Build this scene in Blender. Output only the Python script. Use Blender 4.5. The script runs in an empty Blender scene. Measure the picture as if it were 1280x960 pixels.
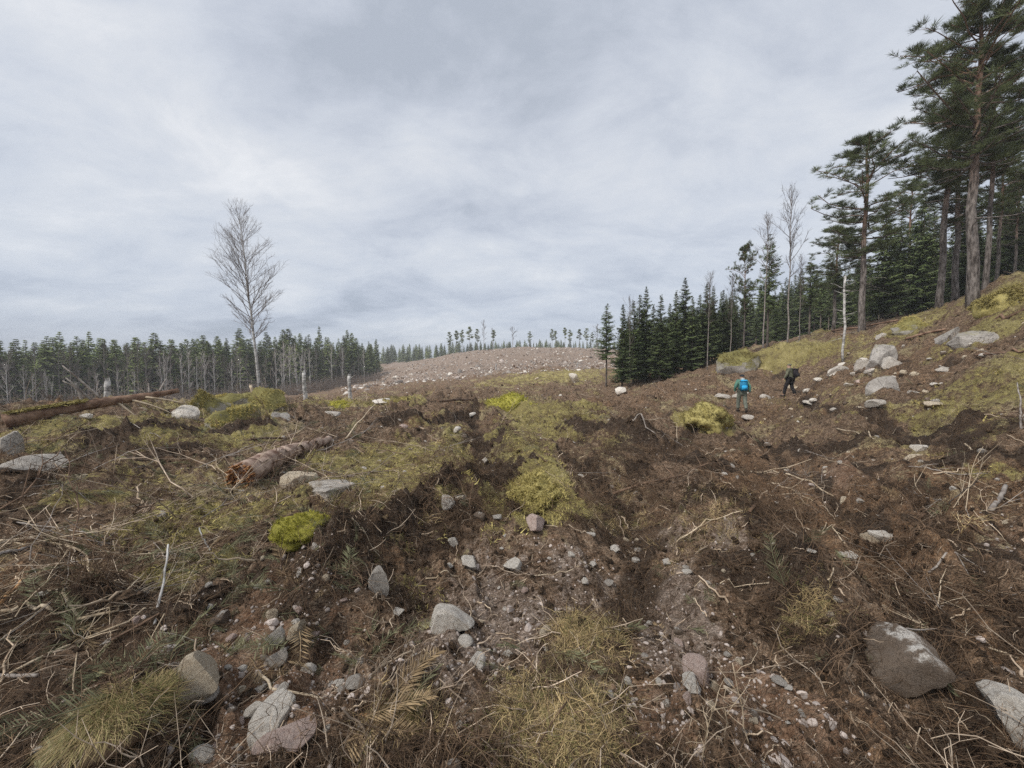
import bpy, bmesh, math, random
import numpy as np
from mathutils import Vector, Matrix, Euler, noise as mnoise

R = math.radians
rng = np.random.default_rng(7)
rnd = random.Random(7)
scene = bpy.context.scene
COL = scene.collection

# ------------------------------------------------------------------ camera, sky, sun
EYE = 1.65
F = 480.0                                   # focal length in photo pixels (1280 wide)
PITCH = math.atan(20 / 480.0)
cam_d = bpy.data.cameras.new('camera')
cam_d.sensor_width = 36.0
cam_d.lens = 36.0 * F / 1280.0
cam_d.clip_start = 0.05
cam_d.clip_end = 6000
cam = bpy.data.objects.new('camera', cam_d)
COL.objects.link(cam)
cam.location = (0, 0, EYE)
cam.rotation_euler = (R(90) - PITCH, 0, 0)
scene.camera = cam
scene.render.resolution_x, scene.render.resolution_y = 1024, 768
scene.view_settings.view_transform = 'Standard'
scene.view_settings.look = 'None'
scene.view_settings.exposure = 0.92
scene.view_settings.gamma = 1.0
scene.cycles.use_denoising = False
scene.cycles.use_adaptive_sampling = False
scene.cycles.max_bounces = 5
scene.cycles.diffuse_bounces = 3
scene.cycles.volume_bounces = 0
scene.cycles.sample_clamp_indirect = 3.0

SUN_EL, SUN_AZ = R(46), R(-128)              # azimuth clockwise from +Y (the way the camera looks)
world = bpy.data.worlds.new('World')
scene.world = world
world.use_nodes = True
wt = world.node_tree
wt.nodes.clear()


def NN(nt, kind, **kw):
    n = nt.nodes.new(kind)
    for k, v in kw.items():
        if k in n.inputs.keys() if isinstance(k, str) else False:
            n.inputs[k].default_value = v
        else:
            setattr(n, k, v)
    return n


def mathn(nt, op, a, b=None, c=None, clamp=False):
    n = nt.nodes.new('ShaderNodeMath')
    n.operation = op
    n.use_clamp = clamp
    for i, v in enumerate((a, b, c)):
        if v is None:
            continue
        if isinstance(v, (int, float)):
            n.inputs[i].default_value = v
        else:
            nt.links.new(v, n.inputs[i])
    return n.outputs[0]


def mixc(nt, fac, a, b, blend='MIX'):
    n = nt.nodes.new('ShaderNodeMix')
    n.data_type = 'RGBA'
    n.blend_type = blend
    n.clamp_factor = True
    for i, v in ((0, fac), (6, a), (7, b)):
        if isinstance(v, (int, float)):
            n.inputs[i].default_value = v
        elif isinstance(v, (tuple, list)):
            n.inputs[i].default_value = (*v[:3], 1)
        else:
            nt.links.new(v, n.inputs[i])
    return n.outputs[2]


def ramp(nt, fac, stops, interp='LINEAR'):
    n = nt.nodes.new('ShaderNodeValToRGB')
    cr = n.color_ramp
    cr.interpolation = interp
    while len(cr.elements) < len(stops):
        cr.elements.new(0.5)
    for e, (p, c) in zip(cr.elements, stops):
        e.position = p
        e.color = (c, c, c, 1) if isinstance(c, (int, float)) else (*c, 1)
    nt.links.new(fac, n.inputs[0])
    return n.outputs[0]


def noise_tex(nt, vec, scale, detail=4, rough=0.55, dist=0.0, out='Fac'):
    n = nt.nodes.new('ShaderNodeTexNoise')
    n.inputs['Scale'].default_value = scale
    n.inputs['Detail'].default_value = detail
    n.inputs['Roughness'].default_value = rough
    n.inputs['Distortion'].default_value = dist
    if vec is not None:
        nt.links.new(vec, n.inputs['Vector'])
    return n.outputs[out]


sky = wt.nodes.new('ShaderNodeTexSky')
sky.sky_type = 'NISHITA'
sky.sun_disc = False
sky.sun_elevation = SUN_EL
sky.sun_rotation = SUN_AZ
tc = wt.nodes.new('ShaderNodeTexCoord')
sep = wt.nodes.new('ShaderNodeSeparateXYZ')
wt.links.new(tc.outputs['Generated'], sep.inputs[0])
zz = mathn(wt, 'ADD', mathn(wt, 'MAXIMUM', sep.outputs[2], 0.0), 0.26)
cx = mathn(wt, 'DIVIDE', sep.outputs[0], zz)
cy = mathn(wt, 'DIVIDE', sep.outputs[1], zz)
comb = wt.nodes.new('ShaderNodeCombineXYZ')
wt.links.new(cx, comb.inputs[0])
wt.links.new(mathn(wt, 'MULTIPLY', cy, 1.35), comb.inputs[1])
comb.inputs[2].default_value = 3.7
big = noise_tex(wt, comb.outputs[0], 0.55, 3, 0.5, 0.3)
mid = noise_tex(wt, comb.outputs[0], 2.1, 9, 0.62, 0.3)
cl = mathn(wt, 'ADD', mathn(wt, 'MULTIPLY', big, 0.46), mathn(wt, 'MULTIPLY', mid, 0.54))
cloud = ramp(wt, cl, [(0.36, (2.5, 2.74, 3.16)), (0.43, (3.05, 3.28, 3.72)), (0.50, (3.58, 3.79, 4.16)),
                      (0.56, (3.95, 4.11, 4.38)), (0.61, (4.4, 4.5, 4.68)), (0.68, (4.95, 5.0, 5.1))])
cloud = mixc(wt, 1.0, cloud, ramp(wt, sep.outputs[2], [(0.0, (.83, .875, .955)), (0.22, (.95, .965, .985)), (0.45, (1, 1, 1))]), 'MULTIPLY')
skymix = mixc(wt, 0.94, sky.outputs[0], cloud)
bg = wt.nodes.new('ShaderNodeBackground')
bg.inputs['Strength'].default_value = 0.1
wt.links.new(skymix, bg.inputs[0])
wo = wt.nodes.new('ShaderNodeOutputWorld')
wt.links.new(bg.outputs[0], wo.inputs[0])

sun_d = bpy.data.lights.new('sun', 'SUN')
sun_d.energy = 1.5
sun_d.angle = R(11)
sun_d.color = (1.0, 0.95, 0.88)
sun = bpy.data.objects.new('sun', sun_d)
COL.objects.link(sun)
sdir = Vector((math.sin(SUN_AZ) * math.cos(SUN_EL), math.cos(SUN_AZ) * math.cos(SUN_EL), math.sin(SUN_EL)))
sun.rotation_euler = sdir.to_track_quat('Z', 'Y').to_euler()
sun.location = sdir * 60


# ------------------------------------------------------------------ noise and the lie of the land
def hash2(ix, iy, seed):
    h = (ix.astype(np.int64) * 374761393 + iy.astype(np.int64) * 668265263 + seed * 1442695041) & 0xFFFFFFFF
    h = ((h ^ (h >> 13)) * 1274126177) & 0xFFFFFFFF
    h = ((h ^ (h >> 16)) * 2246822519) & 0xFFFFFFFF
    return (h ^ (h >> 15)) & 0xFFFF


_GA = np.linspace(0, 2 * np.pi, 65536, endpoint=False)
_GX, _GY = np.cos(_GA).astype(np.float32), np.sin(_GA).astype(np.float32)


def perlin(x, y, seed=0):
    x0, y0 = np.floor(x), np.floor(y)
    fx, fy = (x - x0).astype(np.float32), (y - y0).astype(np.float32)
    ix, iy = x0.astype(np.int64), y0.astype(np.int64)
    u = fx * fx * fx * (fx * (fx * 6 - 15) + 10)
    v = fy * fy * fy * (fy * (fy * 6 - 15) + 10)

    def g(dx, dy):
        h = hash2(ix + dx, iy + dy, seed)
        return _GX[h] * (fx - dx) + _GY[h] * (fy - dy)
    a = g(0, 0) + u * (g(1, 0) - g(0, 0))
    b = g(0, 1) + u * (g(1, 1) - g(0, 1))
    return (a + v * (b - a)) * 1.5


def fbm(x, y, wl, octs=3, seed=0, gain=0.5):
    s, a, t = 0.0, 1.0, 0.0
    for o in range(octs):
        s = s + a * perlin(x / wl + 17.3 * o, y / wl - 9.1 * o, seed + o * 7)
        t += a
        a *= gain
        wl *= 0.5
    return s / t


def sstep(a, b, x):
    t = np.clip((x - a) / (b - a), 0, 1)
    return t * t * (3 - 2 * t)


TH = [-180, -100, -70, -60, -53, -45, -35, -27, -20, -14, -8, 0, 8, 15, 22, 30, 36, 42, 47, 53, 62, 75, 110, 180]
RR = [0.5, 2, 4, 6, 9, 13, 18, 25, 35, 50, 70, 100, 140, 200, 300, 500, 1200]
_L = [0, 0, .05, .1, .2, .35, .40, -.3, -1.5, -3, -4.8, -6.3, -6.6, -6, -4, -2, 0]
_flat = [0, 0, 0, 0, 0, 0, 0, 0, 0, 0, 0, 0, 0, 0, 0, 0, 0]
TAB = {
    -180: _flat, -100: [0, 0, 0, .05, .1, .15, .1, 0, -.5, -1, -2, -3, -3, -3, -2, -1, 0],
    -70: _L, -60: _L, -53: _L,
    -45: [0, 0, .05, .1, .2, .38, .42, -.2, -1.2, -2.6, -4.3, -5.8, -6.2, -5.5, -4, -2, 0],
    -35: [0, 0, .05, .05, 0, -.02, 0, -.35, -.7, -2, -3.6, -5, -5.5, -5, -3, 0, 2],
    -27: [0, 0, .03, .03, 0, -.1, -.15, -.5, -1.2, -2.1, -2.9, -3.6, -3.8, -2.5, 1, 4, 8],
    -20: [0, 0, 0, 0, -.05, -.15, -.25, -.5, -.9, -1.3, -1.7, -2.1, -2.1, 1, 5, 9, 14],
    -14: [0, 0, 0, 0, -.05, -.1, -.2, -.35, -.6, -.7, -.7, .3, 2.8, 5, 7, 10, 15],
    -8: [0, 0, 0, 0, -.05, -.1, -.15, -.2, -.25, -.1, .2, 2.8, 7.2, 8.8, 8.6, 10, 15],
    0: [0, 0, 0, 0, -.05, -.1, -.1, -.05, .1, .6, 1.5, 4.5, 9.2, 10.8, 10.5, 11, 15],
    8: [0, 0, 0, 0, -.05, -.1, -.1, -.05, .2, .9, 2, 4.8, 8.8, 10, 10, 11, 15],
    15: [0, 0, 0, 0, -.1, -.2, -.2, -.1, .2, .9, 2, 4.6, 8, 9.3, 10, 11, 15],
    22: [0, 0, 0, -.05, -.2, -.3, -.2, .4, 1.2, 2, 3, 5, 7, 9, 10, 12, 15],
    30: [0, 0, -.05, -.1, -.3, -.5, -.7, .9, 2.4, 3.2, 4, 6, 8, 10, 12, 13, 15],
    36: [0, 0, -.05, -.1, -.3, -.45, -.5, .3, 3.5, 4.4, 5, 6.5, 8, 10, 12, 13, 15],
    42: [0, 0, 0, -.05, -.1, .1, .8, 2.2, 4.5, 5.0, 5.6, 7, 9, 10, 12, 13, 15],
    47: [0, 0, 0, 0, 0, .35, 1.1, 2.9, 5.0, 5.6, 6, 7, 9, 11, 12, 13, 15],
    53: [0, 0, .05, .1, .5, 1.15, 2.5, 5.1, 6.6, 7.2, 7.6, 8, 10, 11, 12, 13, 15],
    62: [0, 0, .05, .15, .6, 1.3, 2.9, 5.6, 7, 7.6, 8, 9, 10, 11, 12, 13, 15],
    75: [0, 0, .05, .15, .6, 1.3, 2.9, 5.2, 6.5, 7, 7.6, 8, 10, 11, 12, 13, 15],
    110: [0, 0, 0, .05, .2, .5, 1, 1.8, 2.4, 3, 4, 5, 6, 7, 8, 9, 10],
    180: _flat}
LR0, LR1, NR = math.log(0.5), math.log(1200.0), 240
_lr = np.linspace(LR0, LR1, NR)
_thf = np.arange(-180, 180.01, 1.0)
_T = np.array([[np.interp(l, np.log(RR), TAB[t]) for l in _lr] for t in TH])
_G = np.array([np.interp(_thf, TH, _T[:, j]) for j in range(NR)]).T


def _blur(A, s, axis):
    k = int(3 * s)
    w = np.exp(-0.5 * (np.arange(-k, k + 1) / s) ** 2)
    w /= w.sum()
    pad = [(k, k) if a == axis else (0, 0) for a in range(2)]
    B = np.pad(A, pad, mode='edge')
    return sum(w[i] * (B[i:i + A.shape[0]] if axis == 0 else B[:, i:i + A.shape[1]]) for i in range(2 * k + 1))


_G = _blur(_blur(_G, 1.6, 0), 2.2, 1)


def base_h(x, y):
    r = np.hypot(x, y)
    th = np.degrees(np.arctan2(x, y))
    fi = np.clip(th + 180, 0, 359.999)
    fj = np.clip((np.log(np.maximum(r, 0.5)) - LR0) / (LR1 - LR0) * (NR - 1), 0, NR - 1.001)
    i, j = fi.astype(int), fj.astype(int)
    a, b = fi - i, fj - j
    return (_G[i, j] * (1 - a) * (1 - b) + _G[i + 1, j] * a * (1 - b) + _G[i, j + 1] * (1 - a) * b + _G[i + 1, j + 1] * a * b)


_RT = np.exp(np.linspace(math.log(0.6), math.log(900), 1600))


def ray(px, py):
    u, v = (px - 640) / F, (480 - py) / F
    cp, sp = math.cos(PITCH), math.sin(PITCH)
    return np.array([u, cp + v * sp, -sp + v * cp])


def hit(px, py, hf):
    d = ray(px, py)
    P = _RT[:, None] * d
    h = hf(P[:, 0], P[:, 1])
    below = (EYE + P[:, 2]) < h
    k = int(np.argmax(below)) if below.any() else len(_RT) - 1
    return P[k, 0], P[k, 1]


# low banks, hummocks (+) and dug hollows (-): photo position of the middle, half-width in px, half-depth in m, height in m
LUMPS = [(985, 458, 52, 2.2, .95), (505, 672, 85, .40, .20), (420, 722, 65, .34, .24), (455, 765, 45, .22, .14), (575, 640, 50, .35, .20), (665, 615, 52, .42, .26),
         (640, 636, 40, .3, .10), (640, 512, 45, 1.0, .35), (880, 540, 50, .55, .42), (925, 695, 60, .36, .26), (985, 750, 60, .30, .20), (895, 645, 60, .4, .18),
         (745, 545, 45, .6, .34), (800, 560, 46, .5, .28), (770, 590, 40, .35, .16), (832, 600, 36, .35, .2), (540, 605, 55, .4, .16),
         (400, 625, 40, .3, .12), (690, 520, 60, .8, .3), (1100, 612, 80, .45, .18), (1190, 660, 80, .35, .10), (1150, 690, 50, .3, .10),
         (735, 800, 46, .16, .10), (700, 905, 90, .20, .09), (165, 905, 55, .20, .20), (1010, 785, 36, .14, .10), (1160, 870, 60, .2, .10),
         (620, 765, 140, .5, -.10), (350, 820, 100, .35, -.06), (800, 740, 90, .45, -.08), (1010, 630, 60, .45, -.16), (718, 566, 26, .5, -.22),
         (1190, 930, 40, .14, -.22), (130, 570, 60, .5, -.16), (1235, 565, 60, .4, -.16), (660, 680, 60, .3, .07), (60, 700, 60, .3, .12),
         (100, 610, 90, .5, .12), (250, 560, 90, .6, .14), (1060, 870, 80, .2, .07), (1010, 900, 90, .2, .08), (590, 560, 40, 1.0, -.14),
         (330, 545, 60, .7, .16), (480, 545, 70, .8, .14), (1060, 540, 80, .7, .16), (1180, 510, 70, .6, .2), (960, 590, 60, .5, -.12), (280, 940, 60, .15, -.08)]
LW = []
for (px, py, wp, dm, h) in LUMPS:
    x, y = hit(px, py, base_h)
    LW.append((x, y, wp / F * y, dm, h * 1.2))


# ruts (+ depth) and heaped banks (- depth): photo positions along the line, half-width in m, depth in m
RUTS = [([(588, 525), (600, 560), (624, 600), (650, 645)], .38, .20), ([(705, 565), (760, 625), (800, 690), (775, 770)], .30, .12), ([(950, 560), (1040, 622), (1100, 700), (1150, 780), (1190, 880), (1220, 970)], .20, .17),
        ([(1080, 600), (1160, 672), (1230, 750), (1300, 840)], .17, .15), ([(1100, 655), (1290, 792)], .10, .09), ([(1120, 636), (1300, 742)], .11, .09), ([(1145, 622), (1300, 708)], .12, .10), ([(425, 785), (335, 850), (260, 905), (200, 965)], .09, .08),
        ([(905, 520), (860, 545), (800, 600)], .35, .16), ([(1000, 500), (1100, 540), (1280, 575)], .4, .2), ([(560, 500), (500, 520), (380, 535)], .5, .22), ([(200, 570), (120, 590), (0, 640)], .3, .16),
        ([(660, 605), (580, 636), (505, 678), (432, 722), (385, 775)], .20, -.21), ([(865, 678), (930, 690), (990, 742), (1012, 800)], .17, -.18), ([(715, 545), (800, 562), (850, 592), (905, 600)], .28, -.24), ([(1080, 596), (1180, 608), (1290, 600)], .25, -.16),
        ([(-20, 800), (100, 768), (220, 778), (330, 742)], .14, -.10), ([(120, 560), (260, 552), (330, 545)], .4, -.18), ([(480, 545), (560, 535), (600, 520)], .4, -.2), ([(930, 560), (1010, 575), (1100, 560), (1200, 540)], .35, -.18), ([(1030, 880), (1090, 830), (1200, 850)], .10, -.08)]
RW = [(np.array([hit(a, b, base_h) for a, b in pts]), w_, d_ * .72) for pts, w_, d_ in RUTS]


def line_dist(x, y, P):
    d = np.full(x.shape, 1e9)
    for a, b in zip(P[:-1], P[1:]):
        ab = b - a
        t = np.clip(((x - a[0]) * ab[0] + (y - a[1]) * ab[1]) / (ab @ ab), 0, 1)
        d = np.minimum(d, np.hypot(x - a[0] - t * ab[0], y - a[1] - t * ab[1]))
    return d


def ruts(x, y):
    """height the ruts and banks add, and how freshly turned the soil is there"""
    dz, turned = np.zeros_like(x), np.zeros_like(x)
    n1 = fbm(x, y, .7, 2, 61)
    n2 = fbm(x, y, .33, 2, 62)
    for P, w_, d_ in RW:
        m = (x > P[:, 0].min() - 5 * w_) & (x < P[:, 0].max() + 5 * w_) & (y > P[:, 1].min() - 5 * w_) & (y < P[:, 1].max() + 5 * w_)
        if not m.any():
            continue
        d = line_dist(x[m], y[m], P) + w_ * (.55 * n1[m] + .3 * n2[m])
        k = np.clip(1 + 1.1 * n1[m], .25, 1.8)
        core = np.exp(-np.maximum(d / w_, 0) ** 2 * 1.1)
        if d_ > 0:
            dz[m] += k * d_ * (-core + .75 * np.exp(-((d / w_ - 1.9) / .6) ** 2))
        else:
            dz[m] += k * -d_ * core * (1 + .5 * n2[m])
        turned[m] = np.maximum(turned[m], core * (.75 if d_ > 0 else 1))
    return dz, turned


def ground(x, y, fine=True):
    x = np.asarray(x, dtype=np.float64)
    y = np.asarray(y, dtype=np.float64)
    r = np.hypot(x, y)
    z = base_h(x, y)
    wx = x + 0.10 * fbm(x, y, 0.5, 2, 91)
    wy = y + 0.10 * fbm(x, y, 0.5, 2, 92)
    for (cx_, cy_, rx, ry, h) in LW:
        m = np.hypot(x - cx_, y - cy_) < 3 * max(rx, ry)
        if not np.any(m):
            continue
        L = math.hypot(cx_, cy_)
        ux, uy = cx_ / L, cy_ / L
        dx, dy = wx[m] - cx_, wy[m] - cy_
        dd = ((dx * uy - dy * ux) / rx) ** 2 + ((dx * ux + dy * uy) / ry) ** 2
        z[m] += h * np.exp(-dd ** 1.3)
    rz_, tn_ = ruts(x, y)
    z += rz_
    far = sstep(8, 30, r)
    z += (0.05 + 0.30 * far) * fbm(x, y, 9.0, 2, 1)
    z += (0.07 + 0.12 * far) * fbm(x, y, 2.6, 2, 2)
    z += (0.085 + 0.10 * sstep(5, 14, r)) * fbm(x, y, 1.0, 2, 3)
    z += 0.30 * sstep(5, 14, r) * np.maximum(fbm(x, y, 1.9, 2, 4), -.15)
    tus = np.maximum(fbm(x, y, 0.75, 2, 14), 0)
    z += (0.10 * sstep(2.5, 5, r) + 0.16 * sstep(7, 16, r)) * tus ** 0.7 * (1 - sstep(60, 110, r))
    z += sstep(45, 90, r) * 0.9 * fbm(x, y, 14, 3, 21)
    if fine:
        rough = 0.55 + 0.9 * sstep(-0.25, 0.45, fbm(x, y, 1.6, 2, 5))
        b1 = 1 - np.abs(perlin(x / 0.42, y / 0.42, 6)) * 2
        b2 = 1 - np.abs(perlin(x / 0.19 + 3, y / 0.19, 8)) * 2
        rough = rough + .7 * tn_
        z += rough * (1 + 0.9 * sstep(5, 18, r)) * (0.055 * b1 + 0.036 * b2 + 0.030 * perlin(x / 0.11, y / 0.11, 9) + 0.020 * perlin(x / 0.055, y / 0.055, 10) + 0.010 * perlin(x / 0.028, y / 0.028, 11))
    return z


def gz(x, y):
    return float(ground(np.array([x]), np.array([y]))[0])


def at(px, py):
    x, y = hit(px, py, lambda a, b: ground(a, b, False))
    return float(x), float(y)


def on_depth(px, Y):
    """world x at photo column px and distance Y"""
    return (px - 640) / F * Y


def z_of(py, Y):
    d = ray(640, py)
    return EYE + d[2] / d[1] * Y


# ------------------------------------------------------------------ what grows or lies where: soil zones
# M moss, G dry grass, P pale mineral soil, S reddish gravel soil, N brown litter, D black peat
ZONES = [('M', 500, 590, 75, 38, 0.95), ('M', 470, 640, 60, 28, 0.9), ('M', 420, 575, 50, 22, 0.8), ('M', 665, 617, 55, 36, 1.1), ('M', 590, 568, 40, 18, 0.8),
         ('M', 690, 530, 60, 22, 0.95), ('M', 655, 555, 40, 22, 0.85), ('M', 635, 500, 44, 18, 1.1), ('M', 880, 527, 42, 18, 1.1), ('M', 730, 512, 26, 10, 0.9),
         ('M', 110, 535, 120, 14, 0.8), ('M', 70, 625, 80, 16, 0.8), ('M', 210, 605, 110, 22, 0.55), ('M', 250, 655, 90, 26, 0.8), ('M', 245, 712, 60, 22, 0.8),
         ('M', 330, 640, 60, 22, 0.7), ('M', 290, 512, 70, 16, 0.9), ('M', 420, 502, 40, 10, 1), ('M', 505, 500, 26, 7, 0.9), ('M', 560, 530, 50, 12, 0.6),
         ('M', 690, 470, 70, 9, 0.85), ('M', 640, 478, 50, 8, 0.7), ('M', 740, 462, 40, 6, 0.6), ('M', 1230, 495, 70, 34, 0.75), ('M', 1140, 512, 70, 22, 0.66), ('M', 1240, 410, 70, 22, 0.83),
         ('M', 1140, 408, 40, 16, 0.83), ('M', 985, 446, 60, 20, 1.1), ('M', 960, 442, 60, 16, 0.91), ('M', 1040, 432, 60, 18, 0.66), ('M', 1000, 470, 30, 10, 0.49), ('M', 1000, 525, 70, 12, 0.42),
         ('M', 1240, 590, 60, 12, 0.61), ('M', 1180, 560, 70, 14, 0.42), ('M', 1270, 365, 40, 18, 0.83), ('M', 1010, 550, 60, 10, 0.34), ('M', 1280, 450, 60, 24, 0.75),
         ('G', 735, 800, 46, 46, 1.0), ('G', 700, 905, 95, 60, 1.0), ('G', 175, 900, 55, 55, .9), ('G', 1015, 785, 30, 22, .8), ('G', 500, 610, 90, 50, .45),
         ('G', 770, 650, 50, 20, .5), ('G', 1230, 640, 70, 20, .4), ('G', 760, 560, 60, 30, .4), ('G', 1150, 580, 90, 30, .4), ('G', 500, 925, 50, 25, .6), ('G', 1230, 700, 60, 40, .45),
         ('P', 620, 785, 80, 45, 1.0), ('P', 740, 740, 90, 40, .8), ('P', 840, 790, 60, 60, .85), ('P', 560, 830, 70, 40, .8), ('P', 930, 690, 40, 26, .7), ('P', 640, 700, 80, 25, .5),
         ('P', 800, 690, 60, 25, .6), ('P', 420, 870, 60, 40, .4), ('P', 600, 880, 40, 30, .6), ('P', 1250, 690, 30, 26, .5),
         ('S', 330, 810, 110, 80, 1.0), ('S', 320, 920, 110, 60, 1.0), ('S', 360, 750, 60, 26, .9), ('S', 880, 850, 70, 60, .8), ('S', 960, 910, 90, 50, .9), ('S', 700, 690, 70, 30, .4), ('S', 1060, 590, 50, 26, .9),
         ('S', 820, 900, 60, 50, .7), ('S', 1270, 690, 40, 40, .6),
         ('N', 1060, 660, 160, 70, .8), ('N', 1180, 780, 140, 90, .7), ('N', 1000, 590, 160, 40, .6), ('N', 1040, 900, 140, 60, .6), ('N', 860, 500, 130, 25, .5), ('N', 1100, 470, 120, 30, .5),
         ('D', 500, 665, 90, 40, 1.0), ('D', 430, 715, 70, 50, 1.0), ('D', 575, 640, 45, 26, 1.0), ('D', 930, 720, 60, 30, .9), ('D', 620, 575, 30, 40, .9), ('D', 715, 545, 30, 10, 1.0), ('D', 190, 570, 90, 10, .7),
         ('D', 800, 560, 50, 18, .8), ('D', 1000, 780, 60, 40, .7), ('D', 1200, 560, 80, 10, .8), ('D', 60, 790, 130, 60, .6), ('D', 100, 860, 130, 60, .6), ('D', 720, 640, 50, 18, .6), ('D', 380, 690, 50, 25, .7), ('D', 1190, 880, 60, 40, .6)]
ZW = []
for (t, px, py, rx, ry, w) in ZONES:
    x, y = at(px, py)
    x1, y1 = at(px, py + ry)
    d1 = math.hypot(x1 - x, y1 - y)
    ZW.append((t, x, y, rx / F * y, min(max(d1 * 1.15, 0.12), 0.45 * math.hypot(x, y)), w))


def zones(x, y):
    out = {k: np.zeros_like(x) for k in 'MGPSND'}
    nn = fbm(x, y, 0.9, 3, 31) * 0.55 + fbm(x, y, 0.22, 2, 33) * 0.35
    for (t, cx_, cy_, rx, ry, w) in ZW:
        m = np.hypot(x - cx_, y - cy_) < 2.0 * max(rx, ry)
        if not np.any(m):
            continue
        L = math.hypot(cx_, cy_)
        ux, uy = cx_ / L, cy_ / L
        dx, dy = x[m] - cx_, y[m] - cy_
        d = np.sqrt(((dx * uy - dy * ux) / rx) ** 2 + ((dx * ux + dy * uy) / ry) ** 2) + nn[m]
        v = w * (1 - sstep(0.6, 1.35, d))
        out[t][m] = np.maximum(out[t][m], v)
    r = np.hypot(x, y)
    th = np.degrees(np.arctan2(x, y))
    tn_ = ruts(x, y)[1]
    # the churned land all over carries torn remains of its moss and its litter
    bgm = sstep(0.06, 0.42, fbm(x, y, 4.5, 3, 41) + 0.25 * fbm(x, y, 0.7, 2, 42))
    k = sstep(5, 10, r) * 0.55 + 0.28 * sstep(-12, -24, th) * sstep(2.5, 4, r)
    k = k * (1 - 0.6 * sstep(45, 70, r)) * (1 - .75 * sstep(14, 20, th) * (1 - sstep(32, 36, th)))
    out['M'] = np.maximum(out['M'], bgm * k * 1.05)
    out['M'] *= 0.78 + 0.22 * sstep(-.3, .35, fbm(x, y, 0.8, 3, 48))
    ridge = sstep(34, 40, th) * sstep(20, 26, r) * (1 - sstep(90, 120, r))
    out['M'] = np.maximum(out['M'], ridge * sstep(-.05, .4, fbm(x, y, 3.0, 3, 47)) * .74)
    out['G'] = np.maximum(out['G'], 0.8 * sstep(0.0, 0.4, fbm(x, y, 2.2, 3, 43)) * sstep(2.5, 6, r))
    out['N'] = np.maximum(out['N'], 0.7 * sstep(0.0, 0.5, fbm(x, y, 1.7, 3, 44)))
    out['D'] = np.maximum(out['D'], 0.8 * sstep(0.2, 0.5, fbm(x, y, 1.1, 3, 45)))
    out['D'] = np.maximum(out['D'], 1.1 * sstep(.3, .8, tn_))
    for kk in 'MG':
        out[kk] *= 1 - .85 * sstep(.35, .8, tn_)
    out['P'] *= .95
    for kk in 'NSG':
        out[kk] *= 1 - .85 * sstep(42, 65, r)
    out['P'] = np.maximum(out['P'], 1.25 * sstep(45, 70, r) * sstep(-.7, .1, fbm(x, y, 9, 3, 46)) * sstep(-24, -14, th) * (1 - sstep(12, 18, th)))
    return out


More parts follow.
